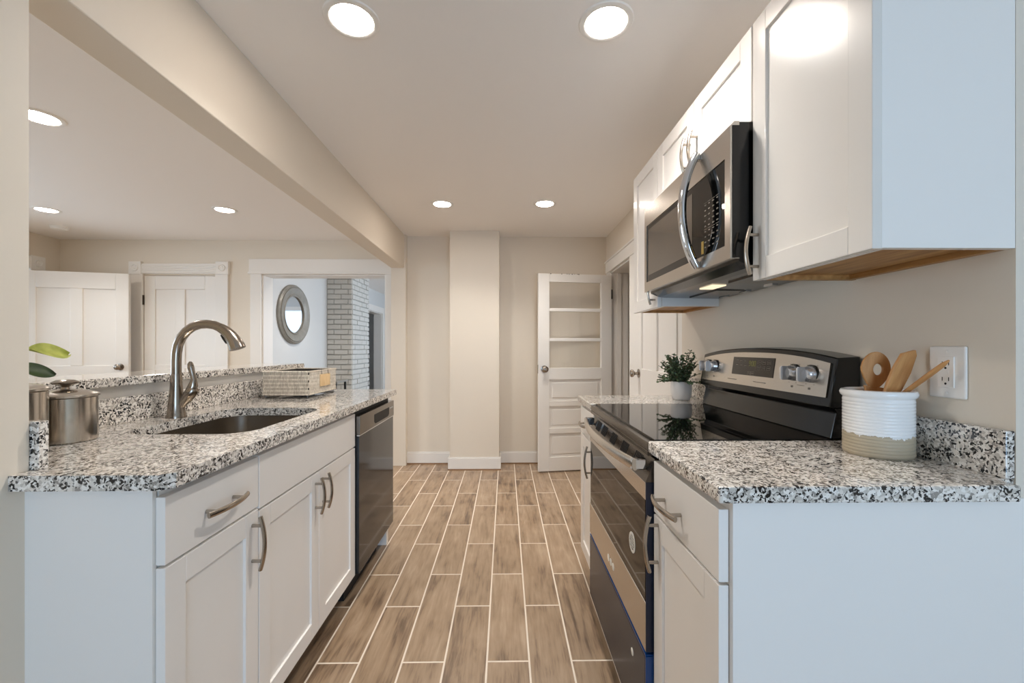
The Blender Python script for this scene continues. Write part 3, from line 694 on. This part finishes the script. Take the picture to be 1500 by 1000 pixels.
# ---- range
RY0, RY1 = 1.1335, 1.8935
XO = 0.376
t = Thing('range', 'freestanding stainless electric range with a black glass cooktop', 'range', (0.66, 1.513, 0))
t.part('body', MB().box(0.412, RY0+0.003, 0.03, WR-0.02, RY1-0.003, 0.885), M['black'])
t.part('side_film', MB().box(XO+0.034, RY0+0.0012, 0.05, XO+0.2, RY0+0.0029, 0.86), M['film_navy'], label='blue protective film on the side')
f = MB().box(0.381, RY0, 0.886, 0.90, RY1, 0.908).box(0.381, RY0, 0.872, 0.40, RY1, 0.886)
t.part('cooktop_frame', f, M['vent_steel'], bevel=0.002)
t.part('cooktop_glass', MB().box(0.402, RY0+0.006, 0.908, 0.89, RY1-0.006, 0.9145), M['glass_black'], bevel=0.001)
# oven door: frame with a glass window
dz0, dz1, wz0, wz1 = 0.345, 0.862, 0.476, 0.752
f = MB().box(XO, RY0+0.004, dz0, XO+0.034, RY1-0.004, wz0).box(XO, RY0+0.004, wz1, XO+0.034, RY1-0.004, 0.800)
f.box(XO+0.004, RY0+0.004, wz0, XO+0.034, RY0+0.012, wz1).box(XO+0.004, RY1-0.012, wz0, XO+0.034, RY1-0.004, wz1)
od = t.part('oven_door', f, M['steel'], bevel=0.002)
t.part('oven_window', MB().box(XO+0.002, RY0+0.012, wz0, XO+0.03, RY1-0.012, wz1), M['oven_glass'], parent=od)
# sloping vent strip behind the handle
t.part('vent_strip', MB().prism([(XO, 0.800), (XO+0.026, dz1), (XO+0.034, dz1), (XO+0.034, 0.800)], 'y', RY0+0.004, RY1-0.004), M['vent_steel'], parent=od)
for g0 in (1.22, 1.36, 1.50, 1.64, 1.74):
    f = MB()
    for k in range(6):
        y = g0+k*0.012
        a = Vector((XO+0.026*0.30-0.0012, y, 0.800+0.062*0.30)); b2 = Vector((XO+0.026*0.85-0.0012, y, 0.800+0.062*0.85))
        f.prism([(a.x, a.z), (b2.x, b2.z), (b2.x+0.002, b2.z), (a.x+0.002, a.z)], 'y', y, y+0.005)
    t.part('vent_slots', f, M['outlet_black'], parent=od)
t.part('film_edge', MB().box(XO+0.001, RY0+0.0025, dz0, XO+0.034, RY0+0.0039, 0.80), M['film_navy'], parent=od, label='navy film along the door edge')
f = MB(); pts = []
for k in range(25):
    u = -1+2*k/24; pts.append((XO-0.020-0.032*(1-abs(u)**2.2), 1.513+0.352*u, 0.842))
f.tube(pts, 0.0135, 14, flat=(0.7, 1.25, (1, 0, 0)))
hd = t.part('handle', f, M['steel'], parent=od, smooth=True)
for y in (RY0+0.028, RY1-0.050): t.part('handle_mount', MB().box(XO-0.030, y, 0.826, XO+0.012, y+0.022, 0.858), M['chrome'], parent=od, bevel=0.004)
f = MB(); f.lathe([(0.022, -0.0008), (0.030, -0.0008), (0.030, 0.0002), (0.022, 0.0002), (0.022, -0.0008)], (XO+0.0018, 1.262, 0.583), 28, 'x')
for k in range(5): f.box(XO+0.001, 1.262-0.017+0.008*k, 0.566, XO+0.0019, 1.262-0.014+0.008*k, 0.600).box(XO+0.001, 1.245, 0.567+0.008*k, XO+0.0019, 1.279, 0.569+0.008*k)
t.part('round_sticker', f, M['light_mark'], parent=od, label='round white sticker on the oven glass')
f = MB()
for y in (1.480, 1.513, 1.546): f.lathe([(0.0, -0.0012), (0.012, -0.001), (0.013, 0.0002)], (XO, y, 0.398), 16, 'x')
t.part('badge', f, M['light_mark'], parent=od)
dw_ = t.part('storage_drawer', MB().box(XO, RY0+0.006, 0.07, XO+0.034, RY1-0.004, 0.330), M['steel_film'], bevel=0.003, label='lower drawer under dark blue film')
t.part('film_edge', MB().box(XO+0.0005, RY0+0.0025, 0.072, XO+0.034, RY0+0.0059, 0.332).box(XO+0.001, RY0+0.006, 0.331, XO+0.03, RY1-0.004, 0.336), M['film_blue'], parent=dw_, label='bright blue film edge')
t.part('drawer_badge', MB().lathe([(0.0, -0.0012), (0.010, -0.001), (0.011, 0.0002)], (XO, 1.255, 0.262), 16, 'x'), M['light_mark'], parent=dw_)
# backguard
BX0, BX1 = 0.862, 0.957
f = MB()
f.prism([(0.880, 0.9147), (0.895, 0.985), (0.885, 1.0), (BX1, 1.0), (BX1, 0.9147)], 'y', RY0+0.004, RY1-0.004)
t.part('riser', f, M['black'], smooth=False, bevel=0.003)
# black housing with arched top, sloped face
f = MB(); b = f.bm; n = 24
def face_x(z): return 0.872+0.022*(z-1.0)/0.15
A = []; B = []; Cc = []; Dd = []
for k in range(n+1):
    u = -1+2*k/n; y = 1.5135+0.382*u; zt = 1.134+0.027*(1-abs(u)**2.4)
    A.append(b.verts.new((face_x(1.0), y, 1.0))); B.append(b.verts.new((face_x(zt)+0.002, y, zt))); Cc.append(b.verts.new((BX1, y, zt+0.004))); Dd.append(b.verts.new((BX1, y, 1.0)))
for k in range(n):
    for p, q in ((A, B), (B, Cc), (Cc, Dd), (Dd, A)): b.faces.new((p[k], p[k+1], q[k+1], q[k]))
for k in (0, n): b.faces.new((A[k], B[k], Cc[k], Dd[k]))
bmesh.ops.recalc_face_normals(b, faces=b.faces)
bg = t.part('backguard', f, M['black'], smooth=True, bevel=0.003)
f = MB(); b = f.bm; A = []; B = []
for k in range(n+1):
    u = -1+2*k/n; y = 1.5135+0.366*u; zt = 1.120+0.026*(1-abs(u)**2.4); zb2 = 1.026
    A.append(((face_x(zb2)-0.0025, y, zb2), (face_x(zb2)+0.002, y, zb2))); B.append(((face_x(zt)-0.0025, y, zt), (face_x(zt)+0.002, y, zt)))
V = [[b.verts.new(q) for q in p] for p in A]; W_ = [[b.verts.new(q) for q in p] for p in B]
for k in range(n):
    b.faces.new((V[k][0], V[k+1][0], W_[k+1][0], W_[k][0])); b.faces.new((W_[k][0], W_[k+1][0], W_[k+1][1], W_[k][1])); b.faces.new((V[k][0], V[k][1], V[k+1][1], V[k+1][0]))
for k in (0, n): b.faces.new((V[k][0], W_[k][0], W_[k][1], V[k][1]))
bmesh.ops.recalc_face_normals(b, faces=b.faces)
cp = t.part('control_panel', f, M['steel'], parent=bg, label='brushed stainless control panel')
def onface(y0, z0, y1, z1, th, off=0.0026, skew=0):
    f = MB(); return f.prism([(face_x(z0)-off-th, z0), (face_x(z1)-off-th, z1), (face_x(z1)-off+0.0005, z1), (face_x(z0)-off+0.0005, z0)], 'y', y0, y1)
t.part('display', onface(1.385, 1.063, 1.637, 1.128, 0.0015), mat('display_black_glass', (40, 33, 27), 0.15), parent=bg)
def marks(f, rects, th=0.0008, off=0.0041):
    for y0, z0, y1, z1 in rects: f.prism([(face_x(z0)-off-th, z0), (face_x(z1)-off-th, z1), (face_x(z1)-off+0.0004, z1), (face_x(z0)-off+0.0004, z0)], 'y', y0, y1)
    return f
rc = []
for y, z in ((1.605, 1.117), (1.58, 1.115), (1.555, 1.114), (1.605, 1.099), (1.578, 1.098), (1.55, 1.097), (1.465, 1.112), (1.440, 1.112), (1.412, 1.112), (1.465, 1.093), (1.440, 1.093), (1.412, 1.093), (1.52, 1.071), (1.50, 1.071)):
    rc += [(y-0.007, z-0.001, y+0.007, z+0.001)]
    if y < 1.53: rc += [(y-0.010, z+0.0055, y+0.010, z+0.0063), (y-0.010, z-0.0063, y+0.010, z-0.0055), (y-0.010, z-0.006, y-0.0092, z+0.006), (y+0.0092, z-0.006, y+0.010, z+0.006)]
t.part('display_icons', marks(MB(), rc), M['grey_mark'], parent=bg)
seg = {'9': 'abcdfg', '0': 'abcdef', '3': 'abcdg'}
rc = []
for i, ch in enumerate('900'):
    yc = 1.524-i*0.0135-(0.004 if i else 0); zc = 1.106; a, h = 0.0042, 0.0085
    S7 = {'a': (-a, h-0.0006, a, h+0.0006), 'g': (-a, -0.0006, a, 0.0006), 'd': (-a, -h-0.0006, a, -h+0.0006), 'f': (a-0.0006, 0, a+0.0006, h), 'b': (-a-0.0006, 0, -a+0.0006, h), 'e': (a-0.0006, -h, a+0.0006, 0), 'c': (-a-0.0006, -h, -a+0.0006, 0)}
    for s_ in seg[ch]: q = S7[s_]; rc.append((yc+q[0], zc+q[1], yc+q[2], zc+q[3]))
for dz in (-0.004, 0.004): rc.append((1.5145, 1.106+dz-0.0008, 1.5160, 1.106+dz+0.0008))
t.part('clock_digits', marks(MB(), rc), M['digit'], parent=bg)
for y in (1.832, 1.775, 1.288, 1.214):
    zc = 1.086; xk = face_x(zc)-0.0026
    kn = t.part('knob', MB().lathe([(0.0245, 0.001), (0.0245, -0.004), (0.0225, -0.012), (0.0205, -0.020), (0.016, -0.024), (0.0, -0.024)], (xk, y, zc), 28, 'x'), M['knob_silver'], parent=bg, smooth=True)
    fb = MB().box(xk-0.042, y-0.006, zc-0.021, xk-0.018, y+0.006, zc+0.021); bmesh.ops.bevel(fb.bm, geom=fb.bm.edges[:], offset=0.003, segments=2, affect='EDGES')
    fb.build('knob_grip', M['knob_silver'], bg, t.org)
    ring = MB().lathe([(0.0275, 0.001), (0.0275, -0.0015), (0.024, -0.002), (0.024, 0.001), (0.0275, 0.001)], (xk, y, zc), 28, 'x'); ring.build('knob_skirt', M['black'], bg, t.org)
rc = []
for y in (1.832, 1.775, 1.288, 1.214):
    for k in range(9):
        a = 0.5+k*(2*PI-1.0)/8-PI/2; yy, zz = y+0.033*math.cos(a), 1.086+0.033*math.sin(a)
        if zz < 1.115: rc.append((yy-0.0015, zz-0.0008, yy+0.0015, zz+0.0008))
    rc += [(y-0.004, 1.0415, y-0.001, 1.0475), (y+0.001, 1.0415, y+0.004, 1.0475)]
rc += [(1.60, 1.042, 1.66, 1.0445), (1.42, 1.042, 1.49, 1.0445), (1.236, 1.050, 1.266, 1.0512)]
t.part('panel_marks', marks(MB(), rc, 0.0006, 0.0026), M['grey_mark'], parent=bg)

# ================================================================== SMALL THINGS
# canisters
def canister(x, y, r, h, label, z0=CT):
    t = Thing('canister', label, 'canister', (x, y, z0), group=None)
    t.part('body', MB().lathe([(0.0, 0.0), (r-0.003, 0.0), (r, 0.003), (r, h-0.002), (r-0.002, h), (0.0, h)], (x, y, z0), 56), M['steel_z'], smooth=True)
    ld = t.part('lid', MB().lathe([(r-0.003, h+0.0005), (r+0.0035, h+0.001), (r+0.004, h+0.006), (r+0.001, h+0.009), (r*0.75, h+0.015), (r*0.35, h+0.020), (0.0, h+0.021)], (x, y, z0), 56), M['steel'], smooth=True)
    t.part('knob', MB().lathe([(0.010, h+0.019), (0.008, h+0.026), (0.016, h+0.031), (0.027, h+0.036), (0.028, h+0.039), (0.018, h+0.045), (0.0, h+0.047)], (x, y, z0), 32), M['nickel'], parent=ld, smooth=True)
canister(-1.174, 1.152, 0.0645, 0.118, 'shorter lidded stainless canister with its round knob in full view, on the left counter')
canister(-1.143, 1.0, 0.060, 0.147, 'taller lidded stainless canister mostly hidden behind the left wall end')

# basket on wire stand
t = Thing('wicker_basket', 'grey woven basket with a wooden tag, on a wire stand by the dishwasher end', 'basket', (-1.068, 2.27, CT))
bx0, bx1, by0, by1, bz0, bz1 = -1.188, -0.964, 2.10, 2.43, CT+0.016, CT+0.135
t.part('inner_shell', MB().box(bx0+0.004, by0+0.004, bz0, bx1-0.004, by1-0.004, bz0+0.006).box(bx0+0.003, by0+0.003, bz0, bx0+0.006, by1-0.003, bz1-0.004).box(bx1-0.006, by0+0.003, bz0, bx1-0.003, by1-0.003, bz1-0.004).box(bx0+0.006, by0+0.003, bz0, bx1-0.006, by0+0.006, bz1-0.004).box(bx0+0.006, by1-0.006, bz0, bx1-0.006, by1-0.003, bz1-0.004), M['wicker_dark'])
f = MB(); rows = 6; rh = (bz1-bz0-0.008)/rows
def strand(p, o, ph):
    pts = []
    for k in range(5):
        u = k/4; pts.append((p[0]+o[0]*(0.0035*math.sin(PI*u)-0.0005), p[1]+o[1]*(0.0035*math.sin(PI*u)-0.0005), p[2]+(u-0.5)*rh*1.35))
    f.tube(pts, 0.0023, 5, caps=False)
for face in range(4):
    ln = (bx1-bx0) if face in (0, 2) else (by1-by0); nc = int(ln/0.0066)
    for r_ in range(rows):
        for c_ in range(nc):
            s_ = (c_+0.5+(0.5 if r_ % 2 else 0))/nc*ln
            if s_ > ln-0.002: continue
            z = bz0+0.004+rh*(r_+0.5)
            if face == 0: strand((bx0+s_, by0+0.002, z), (0, -1), 0)
            if face == 1: strand((bx1-0.002, by0+s_, z), (1, 0), 0)
            if face == 2: strand((bx0+s_, by1-0.002, z), (0, 1), 0)
            if face == 3: strand((bx0+0.002, by0+s_, z), (-1, 0), 0)
t.part('weave', f, M['wicker'], smooth=True)
def loop(z, r, e=0.0): return MB().tube([(bx0-e, by0-e, z), (bx1+e, by0-e, z), (bx1+e, by1+e, z), (bx0-e, by1+e, z), (bx0-e, by0-e, z)], r, 8)
t.part('rim', loop(bz1-0.003, 0.0045), M['wicker'])
t.part('base_band', loop(bz0+0.004, 0.004), M['wicker'])
f = loop(CT+0.003, 0.0022, -0.008)
for x in (bx0+0.010, bx1-0.010):
    for y in (by0+0.010, by1-0.010): f.cyl((x, y, CT+0.002), (x, y, bz0+0.006), 0.002, seg=8)
for x in (bx0+0.06, bx0+0.11, bx0+0.16): f.cyl((x, by0+0.008, CT+0.013), (x, by1-0.008, CT+0.013), 0.0016, seg=8)
t.part('wire_stand', f, M['wire'])
tg = t.part('tag', MB().box(bx1+0.003, 2.215, CT+0.050, bx1+0.008, 2.335, CT+0.112), M['tag_wood'], bevel=0.001, label='blank pale wooden tag')
for y in (2.235, 2.315): t.part('tag_tie', MB().cyl((bx1+0.006, y, CT+0.104), (bx1+0.003, y, bz1+0.001), 0.0012, seg=6), M['black_matte'], parent=tg)

# crock with wooden utensils
CX, CY, CR = 0.872, 0.984, 0.066
t = Thing('utensil_crock', 'white ribbed stoneware crock with an unglazed tan base, holding wooden utensils', 'crock', (CX, CY, CT))
prof = [(0.0, 0.0), (CR-0.004, 0.0), (CR-0.001, 0.003)]
nr = 17
for k in range(nr*6+1):
    z = 0.004+0.126*k/(nr*6); prof.append((CR-0.0008+0.0011*abs(math.sin(PI*k/6))**0.7, z))
prof += [(CR-0.001, 0.133), (CR+0.004, 0.138), (CR+0.0055, 0.144), (CR+0.003, 0.150), (CR-0.003, 0.1515), (CR-0.007, 0.148), (CR-0.008, 0.14), (CR-0.008, 0.008), (0.0, 0.008)]
t.part('body', MB().lathe(prof, (CX, CY, CT), 72), M['crock'], smooth=True)
def place(mb, name, label, foot, top, yaw):
    # local: x width, y thickness, z along the utensil; foot and top are world points of its axis
    foot, top = Vector(foot), Vector(top); zax = (top-foot).normalized(); xax = Vector((math.cos(yaw), math.sin(yaw), 0)); yax = zax.cross(xax).normalized(); xax = yax.cross(zax)
    R = Matrix((xax, yax, zax)).transposed().to_4x4(); R.translation = foot
    o = mb.build(name, M['spoon_wood'], None, (0, 0, 0), smooth=True, bevel=0.0015); o.matrix_world = R
    return tag(o, label, 'utensil', 'wooden utensils in the crock')
def ring_pts(cx, cz, a, b, n=32): return [(cx+a*math.cos(2*PI*k/n), cz+b*math.sin(2*PI*k/n)) for k in range(n)]
# mixing spoon with a hole in its egg-shaped head
out = [(x*(1.0 if z > 0.175 else 1-0.35*((0.175-z)/0.045)), z) for x, z in ring_pts(0, 0.175, 0.032, 0.045)]
f = MB().ring_prism(out, ring_pts(0.004, 0.178, 0.0105, 0.014), 'y', -0.0035, 0.0035)
f.prism([(-0.008, 0.0), (0.008, 0.0), (0.0105, 0.10), (0.0215, 0.136), (-0.0215, 0.136), (-0.0105, 0.10)], 'y', -0.0032, 0.0032)
place(f, 'wooden_spoon', 'wooden mixing spoon with a round hole in its head, leftmost in the crock', (0.862, 1.0, 0.935), (0.897, 1.012, 1.156), -0.15)
# angled spatula
f = MB().prism([(-0.009, 0.0), (0.009, 0.0), (0.011, 0.07), (0.0235, 0.125), (0.0255, 0.17), (0.019, 0.212), (0.010, 0.222), (-0.019, 0.200), (-0.023, 0.165), (-0.021, 0.125), (-0.011, 0.07)], 'y', -0.0035, 0.0035)
place(f, 'wooden_spatula', 'wooden spatula with a broad slanted blade, leaning right in front of the holed spoon', (0.838, 0.966, 0.960), (0.934, 0.962, 1.166), 0.15)
# slim stick handle
f = MB().tube([(0, 0, 0), (0, 0, 0.08), (0, 0, 0.17), (0, 0, 0.200), (0, 0, 0.214)], [0.0054, 0.0056, 0.0064, 0.0058, 0.002], 12, flat=(1, 0.8, (1, 0, 0)))
place(f, 'wooden_utensil', 'slim wooden utensil handle sticking out of the crock to the right, across the outlet', (0.8807, 1.0243, 0.985), (0.9415, 0.866, 1.153), 0.0)

# outlet
t = Thing('wall_outlet', 'white wall outlet plate with a ground-fault socket, above the right backsplash', 'outlet', (WR, 0.9105, 1.109))
t.part('cover_plate', MB().box(WR-0.006, 0.872, 1.053, WR, 0.949, 1.165), M['plastic_white'], bevel=0.003)
sk = t.part('socket', MB().box(WR-0.0085, 0.8935, 1.0755, WR-0.005, 0.9275, 1.1425), M['plastic_white'], bevel=0.001)
f = MB()
for zc in (1.092, 1.126):
    f.box(WR-0.0088, 0.903, zc-0.002, WR-0.0083, 0.9045, zc+0.006).box(WR-0.0088, 0.9165, zc-0.002, WR-0.0083, 0.918, zc+0.006)
    f.lathe([(0.0, -0.0088), (0.0024, -0.0088), (0.0024, -0.0083)], (WR, 0.9105, zc-0.008), 12, 'x')
t.part('slots', f, M['outlet_black'], parent=sk)
t.part('reset_buttons', MB().box(WR-0.0095, 0.9045, 1.1055, WR-0.0083, 0.9165, 1.1085).box(WR-0.0095, 0.9045, 1.1100, WR-0.0083, 0.9165, 1.1130), M['plastic_white'], parent=sk)
for zc in (1.064, 1.154): t.part('screw', MB().lathe([(0.0, -0.0072), (0.0028, -0.0068), (0.003, -0.0058)], (WR, 0.9105, zc), 12, 'x'), M['plastic_white'])

# small potted sprig plant
PX, PY = 0.850, 2.045
t = Thing('potted_plant', 'small bushy green plant in a white tapered pot, on the counter beyond the range', 'plant', (PX, PY, CT))
t.part('pot', MB().lathe([(0.0, 0.0), (0.036, 0.0), (0.041, 0.004), (0.048, 0.035), (0.0495, 0.06), (0.046, 0.086), (0.043, 0.0885), (0.0385, 0.086), (0.038, 0.075), (0.0, 0.075)], (PX, PY, CT), 40), M['ceramic'], smooth=True)
t.part('soil', MB().lathe([(0.0, 0.078), (0.0375, 0.076), (0.0375, 0.074)], (PX, PY, CT), 24), M['soil'])
rp = random.Random(11); fl = MB(); stm = MB(); base = Vector((PX, PY, CT+0.076))
for i in range(88):
    a = rp.random()*2*PI; el = rp.uniform(0.12, 1.35); d = Vector((math.cos(a)*math.cos(el), math.sin(a)*math.cos(el), math.sin(el)))
    ln = rp.uniform(0.08, 0.125)+(0.018 if el > 0.9 else 0)
    p0 = base+Vector((rp.uniform(-0.02, 0.02), rp.uniform(-0.02, 0.02), 0)); pts = []
    for k in range(6):
        u = k/5; p = p0+d*(ln*u)+Vector((0, 0, 0.025*u-0.03*u*u*(1.3-el)))
        pts.append(p)
    if pts[-1].x > 0.953 or (pts[-1].x > 0.935 and pts[-1].z < 1.03): continue
    stm.tube(pts, 0.0012, 5, caps=False)
    for k in range(1, 11):
        u = 0.12+0.88*k/10; q = min(4, int(u*5)); p = pts[q].lerp(pts[q+1], u*5-q)
        for s_ in range(2):
            b_ = rp.random()*2*PI; ld = (d*0.45+Vector((math.cos(b_), math.sin(b_), rp.uniform(-0.2, 0.7)))).normalized()
            fl.leaf(p, ld, (rp.uniform(-1, 1), rp.uniform(-1, 0.4), rp.uniform(0.2, 1)), rp.uniform(0.010, 0.016), rp.uniform(0.007, 0.011), 0.2, 0.2, 3, 1)
t.part('stems', stm, M['stem']); t.part('foliage', fl, M['leaf_dark'], smooth=True)

# broad-leaved plant on the ledge, mostly behind the wall end
GX, GY, GZ = -1.425, 1.15, 1.067
t = Thing('leafy_plant', 'broad-leaved plant on the granite ledge, its lime leaf peeking past the left wall end', 'plant', (GX, GY, GZ))
t.part('pot', MB().lathe([(0.0, 0.0), (0.045, 0.0), (0.052, 0.07), (0.049, 0.072), (0.046, 0.06), (0.0, 0.06)], (GX, GY, GZ), 32), M['ceramic'], smooth=True)
t.part('stem', MB().tube([(GX, GY, GZ+0.058), (GX-0.004, GY+0.005, GZ+0.12), (GX+0.004, GY+0.004, GZ+0.18)], [0.004, 0.0035, 0.002], 8), M['stem'])
def big_leaf(b_, tip, nrm, wd, m_, bend, label=None):
    b_ = Vector(b_); d = Vector(tip)-b_
    o = t.part('leaf', MB().leaf(b_, d, nrm, d.length, wd, bend, 0.16, 12, 4), M[m_], smooth=True, label=label)
big_leaf((-1.363, 1.232, GZ+0.088), (-1.366, 1.352, GZ+0.074), (0.60, -0.50, 0.62), 0.062, 'leaf_lime', 0.03, 'lime green leaf')
t.part('petiole', MB().tube([(GX, GY, GZ+0.06), (GX+0.03, GY+0.04, GZ+0.085), (-1.363, 1.236, GZ+0.088)], 0.0022, 6), M['stem'])
big_leaf((-1.372, 1.195, GZ+0.044), (-1.338, 1.285, GZ+0.013), (0.55, -0.5, 0.67), 0.05, 'leaf_green', 0.03, 'dark green leaf near the ledge')
t.part('petiole', MB().tube([(GX, GY, GZ+0.055), (GX+0.03, GY+0.025, GZ+0.06), (-1.372, 1.198, GZ+0.044)], 0.0022, 6), M['stem'])
big_leaf((GX, GY, GZ+0.15), (-1.52, 1.23, GZ+0.20), (-0.3, -0.6, 0.7), 0.07, 'leaf_green', 0.1)
big_leaf((GX, GY, GZ+0.17), (-1.40, 1.06, GZ+0.26), (0.3, 0.5, 0.7), 0.07, 'leaf_lime', 0.1)

# recessed lights
def light(x, y, label, r=0.071):
    t = Thing('recessed_light', label, 'ceiling light', (x, y, CEIL), group='recessed ceiling lights')
    t.part('trim_ring', MB().lathe([(r, -0.004), (r+0.006, -0.007), (r+0.020, -0.004), (r+0.023, 0.0), (r, 0.0), (r, -0.004)], (x, y, CEIL), 48), M['plastic_white'], smooth=True)
    sp = bpy.data.lights.new('downlight', 'SPOT'); sp.energy = SPOT; sp.spot_size = math.radians(132); sp.spot_blend = 0.9; sp.shadow_soft_size = 0.06; sp.color = (1.0, 0.975, 0.93)
    so = bpy.data.objects.new('downlight', sp); C.objects.link(so); so.location = (0, 0, -0.012); so.parent = t.root
    t.part('diffuser', MB().lathe([(0.0, -0.0035), (r, -0.0035), (r, -0.0005), (0.0, -0.0005)], (x, y, CEIL), 48), M['lamp'])
light(-0.525, 1.462, 'large lit recessed light at the top, nearest the ceiling beam')
light(0.347, 1.462, 'large lit recessed light at the top, nearest the wall cabinets')
light(-0.492, 3.32, 'small lit recessed light far back in the kitchen, nearest the ceiling beam', 0.066)
light(0.306, 3.30, 'small lit recessed light far back in the kitchen, in front of the glazed door', 0.066)
light(-1.7, 4.95, 'added recessed light of the front room, unseen, brightening the chimney')  # unseen fixture put in to light the chimney front
light(-2.263, 2.1, 'lit recessed light of the dining room, cut off by the left wall end')
light(-3.723, 3.506, 'lit recessed light of the dining room, next to the smoke detector', 0.066)
light(-2.278, 3.485, 'lit recessed light of the dining room, right of the others above the white door casing', 0.066)
tag(MB().lathe([(0.0, -0.034), (0.045, -0.034), (0.058, -0.028), (0.062, -0.012), (0.066, -0.010), (0.066, 0.0), (0.0, 0.0)], (-4.12, 3.99, CEIL), 40).build('smoke_detector', M['plastic_white'], None, (-4.12, 3.99, CEIL), smooth=True), 'round white smoke detector on the dining room ceiling', 'smoke detector')

# round mirror in the front room
t = Thing('round_mirror', 'round mirror in a wide grey moulded frame, on the far pale wall', 'mirror', (-2.53, 5.11, 1.562))
R_ = 0.352
OV = Matrix.Translation((0, 5.11, 0)) @ Matrix.Diagonal((1, 1.07, 1, 1)) @ Matrix.Translation((0, -5.11, 0))
t.part('frame', MB().lathe([(R_, 0.0), (R_, 0.022), (R_-0.018, 0.036), (R_-0.03, 0.030), (R_-0.036, 0.040), (R_-0.085, 0.034), (R_-0.115, 0.020), (R_-0.122, 0.028), (R_-0.135, 0.024), (R_-0.138, 0.008), (R_-0.138, 0.0), (R_, 0.0)], (-2.53, 5.11, 1.562), 72, 'x').move(OV), M['mirror_frame'], smooth=True)
t.part('glass', MB().lathe([(0.0, 0.001), (R_-0.139, 0.001), (R_-0.139, 0.008), (0.0, 0.008)], (-2.53, 5.11, 1.562), 64, 'x').move(OV), M['mirror'])
# side table in the front room
t = Thing('side_table', 'small side table with a grey top and black legs, in front of the brick chimney', 'table', (-2.21, 5.38, 0))
t.part('top', MB().box(-2.37, 5.20, 0.735, -2.045, 5.56, 0.757), M['mirror_frame'], bevel=0.003)
for x in (-2.35, -2.085):
    for y in (5.215, 5.525): t.part('leg', MB().box(x, y, 0, x+0.022, y+0.022, 0.735), M['black_matte'])
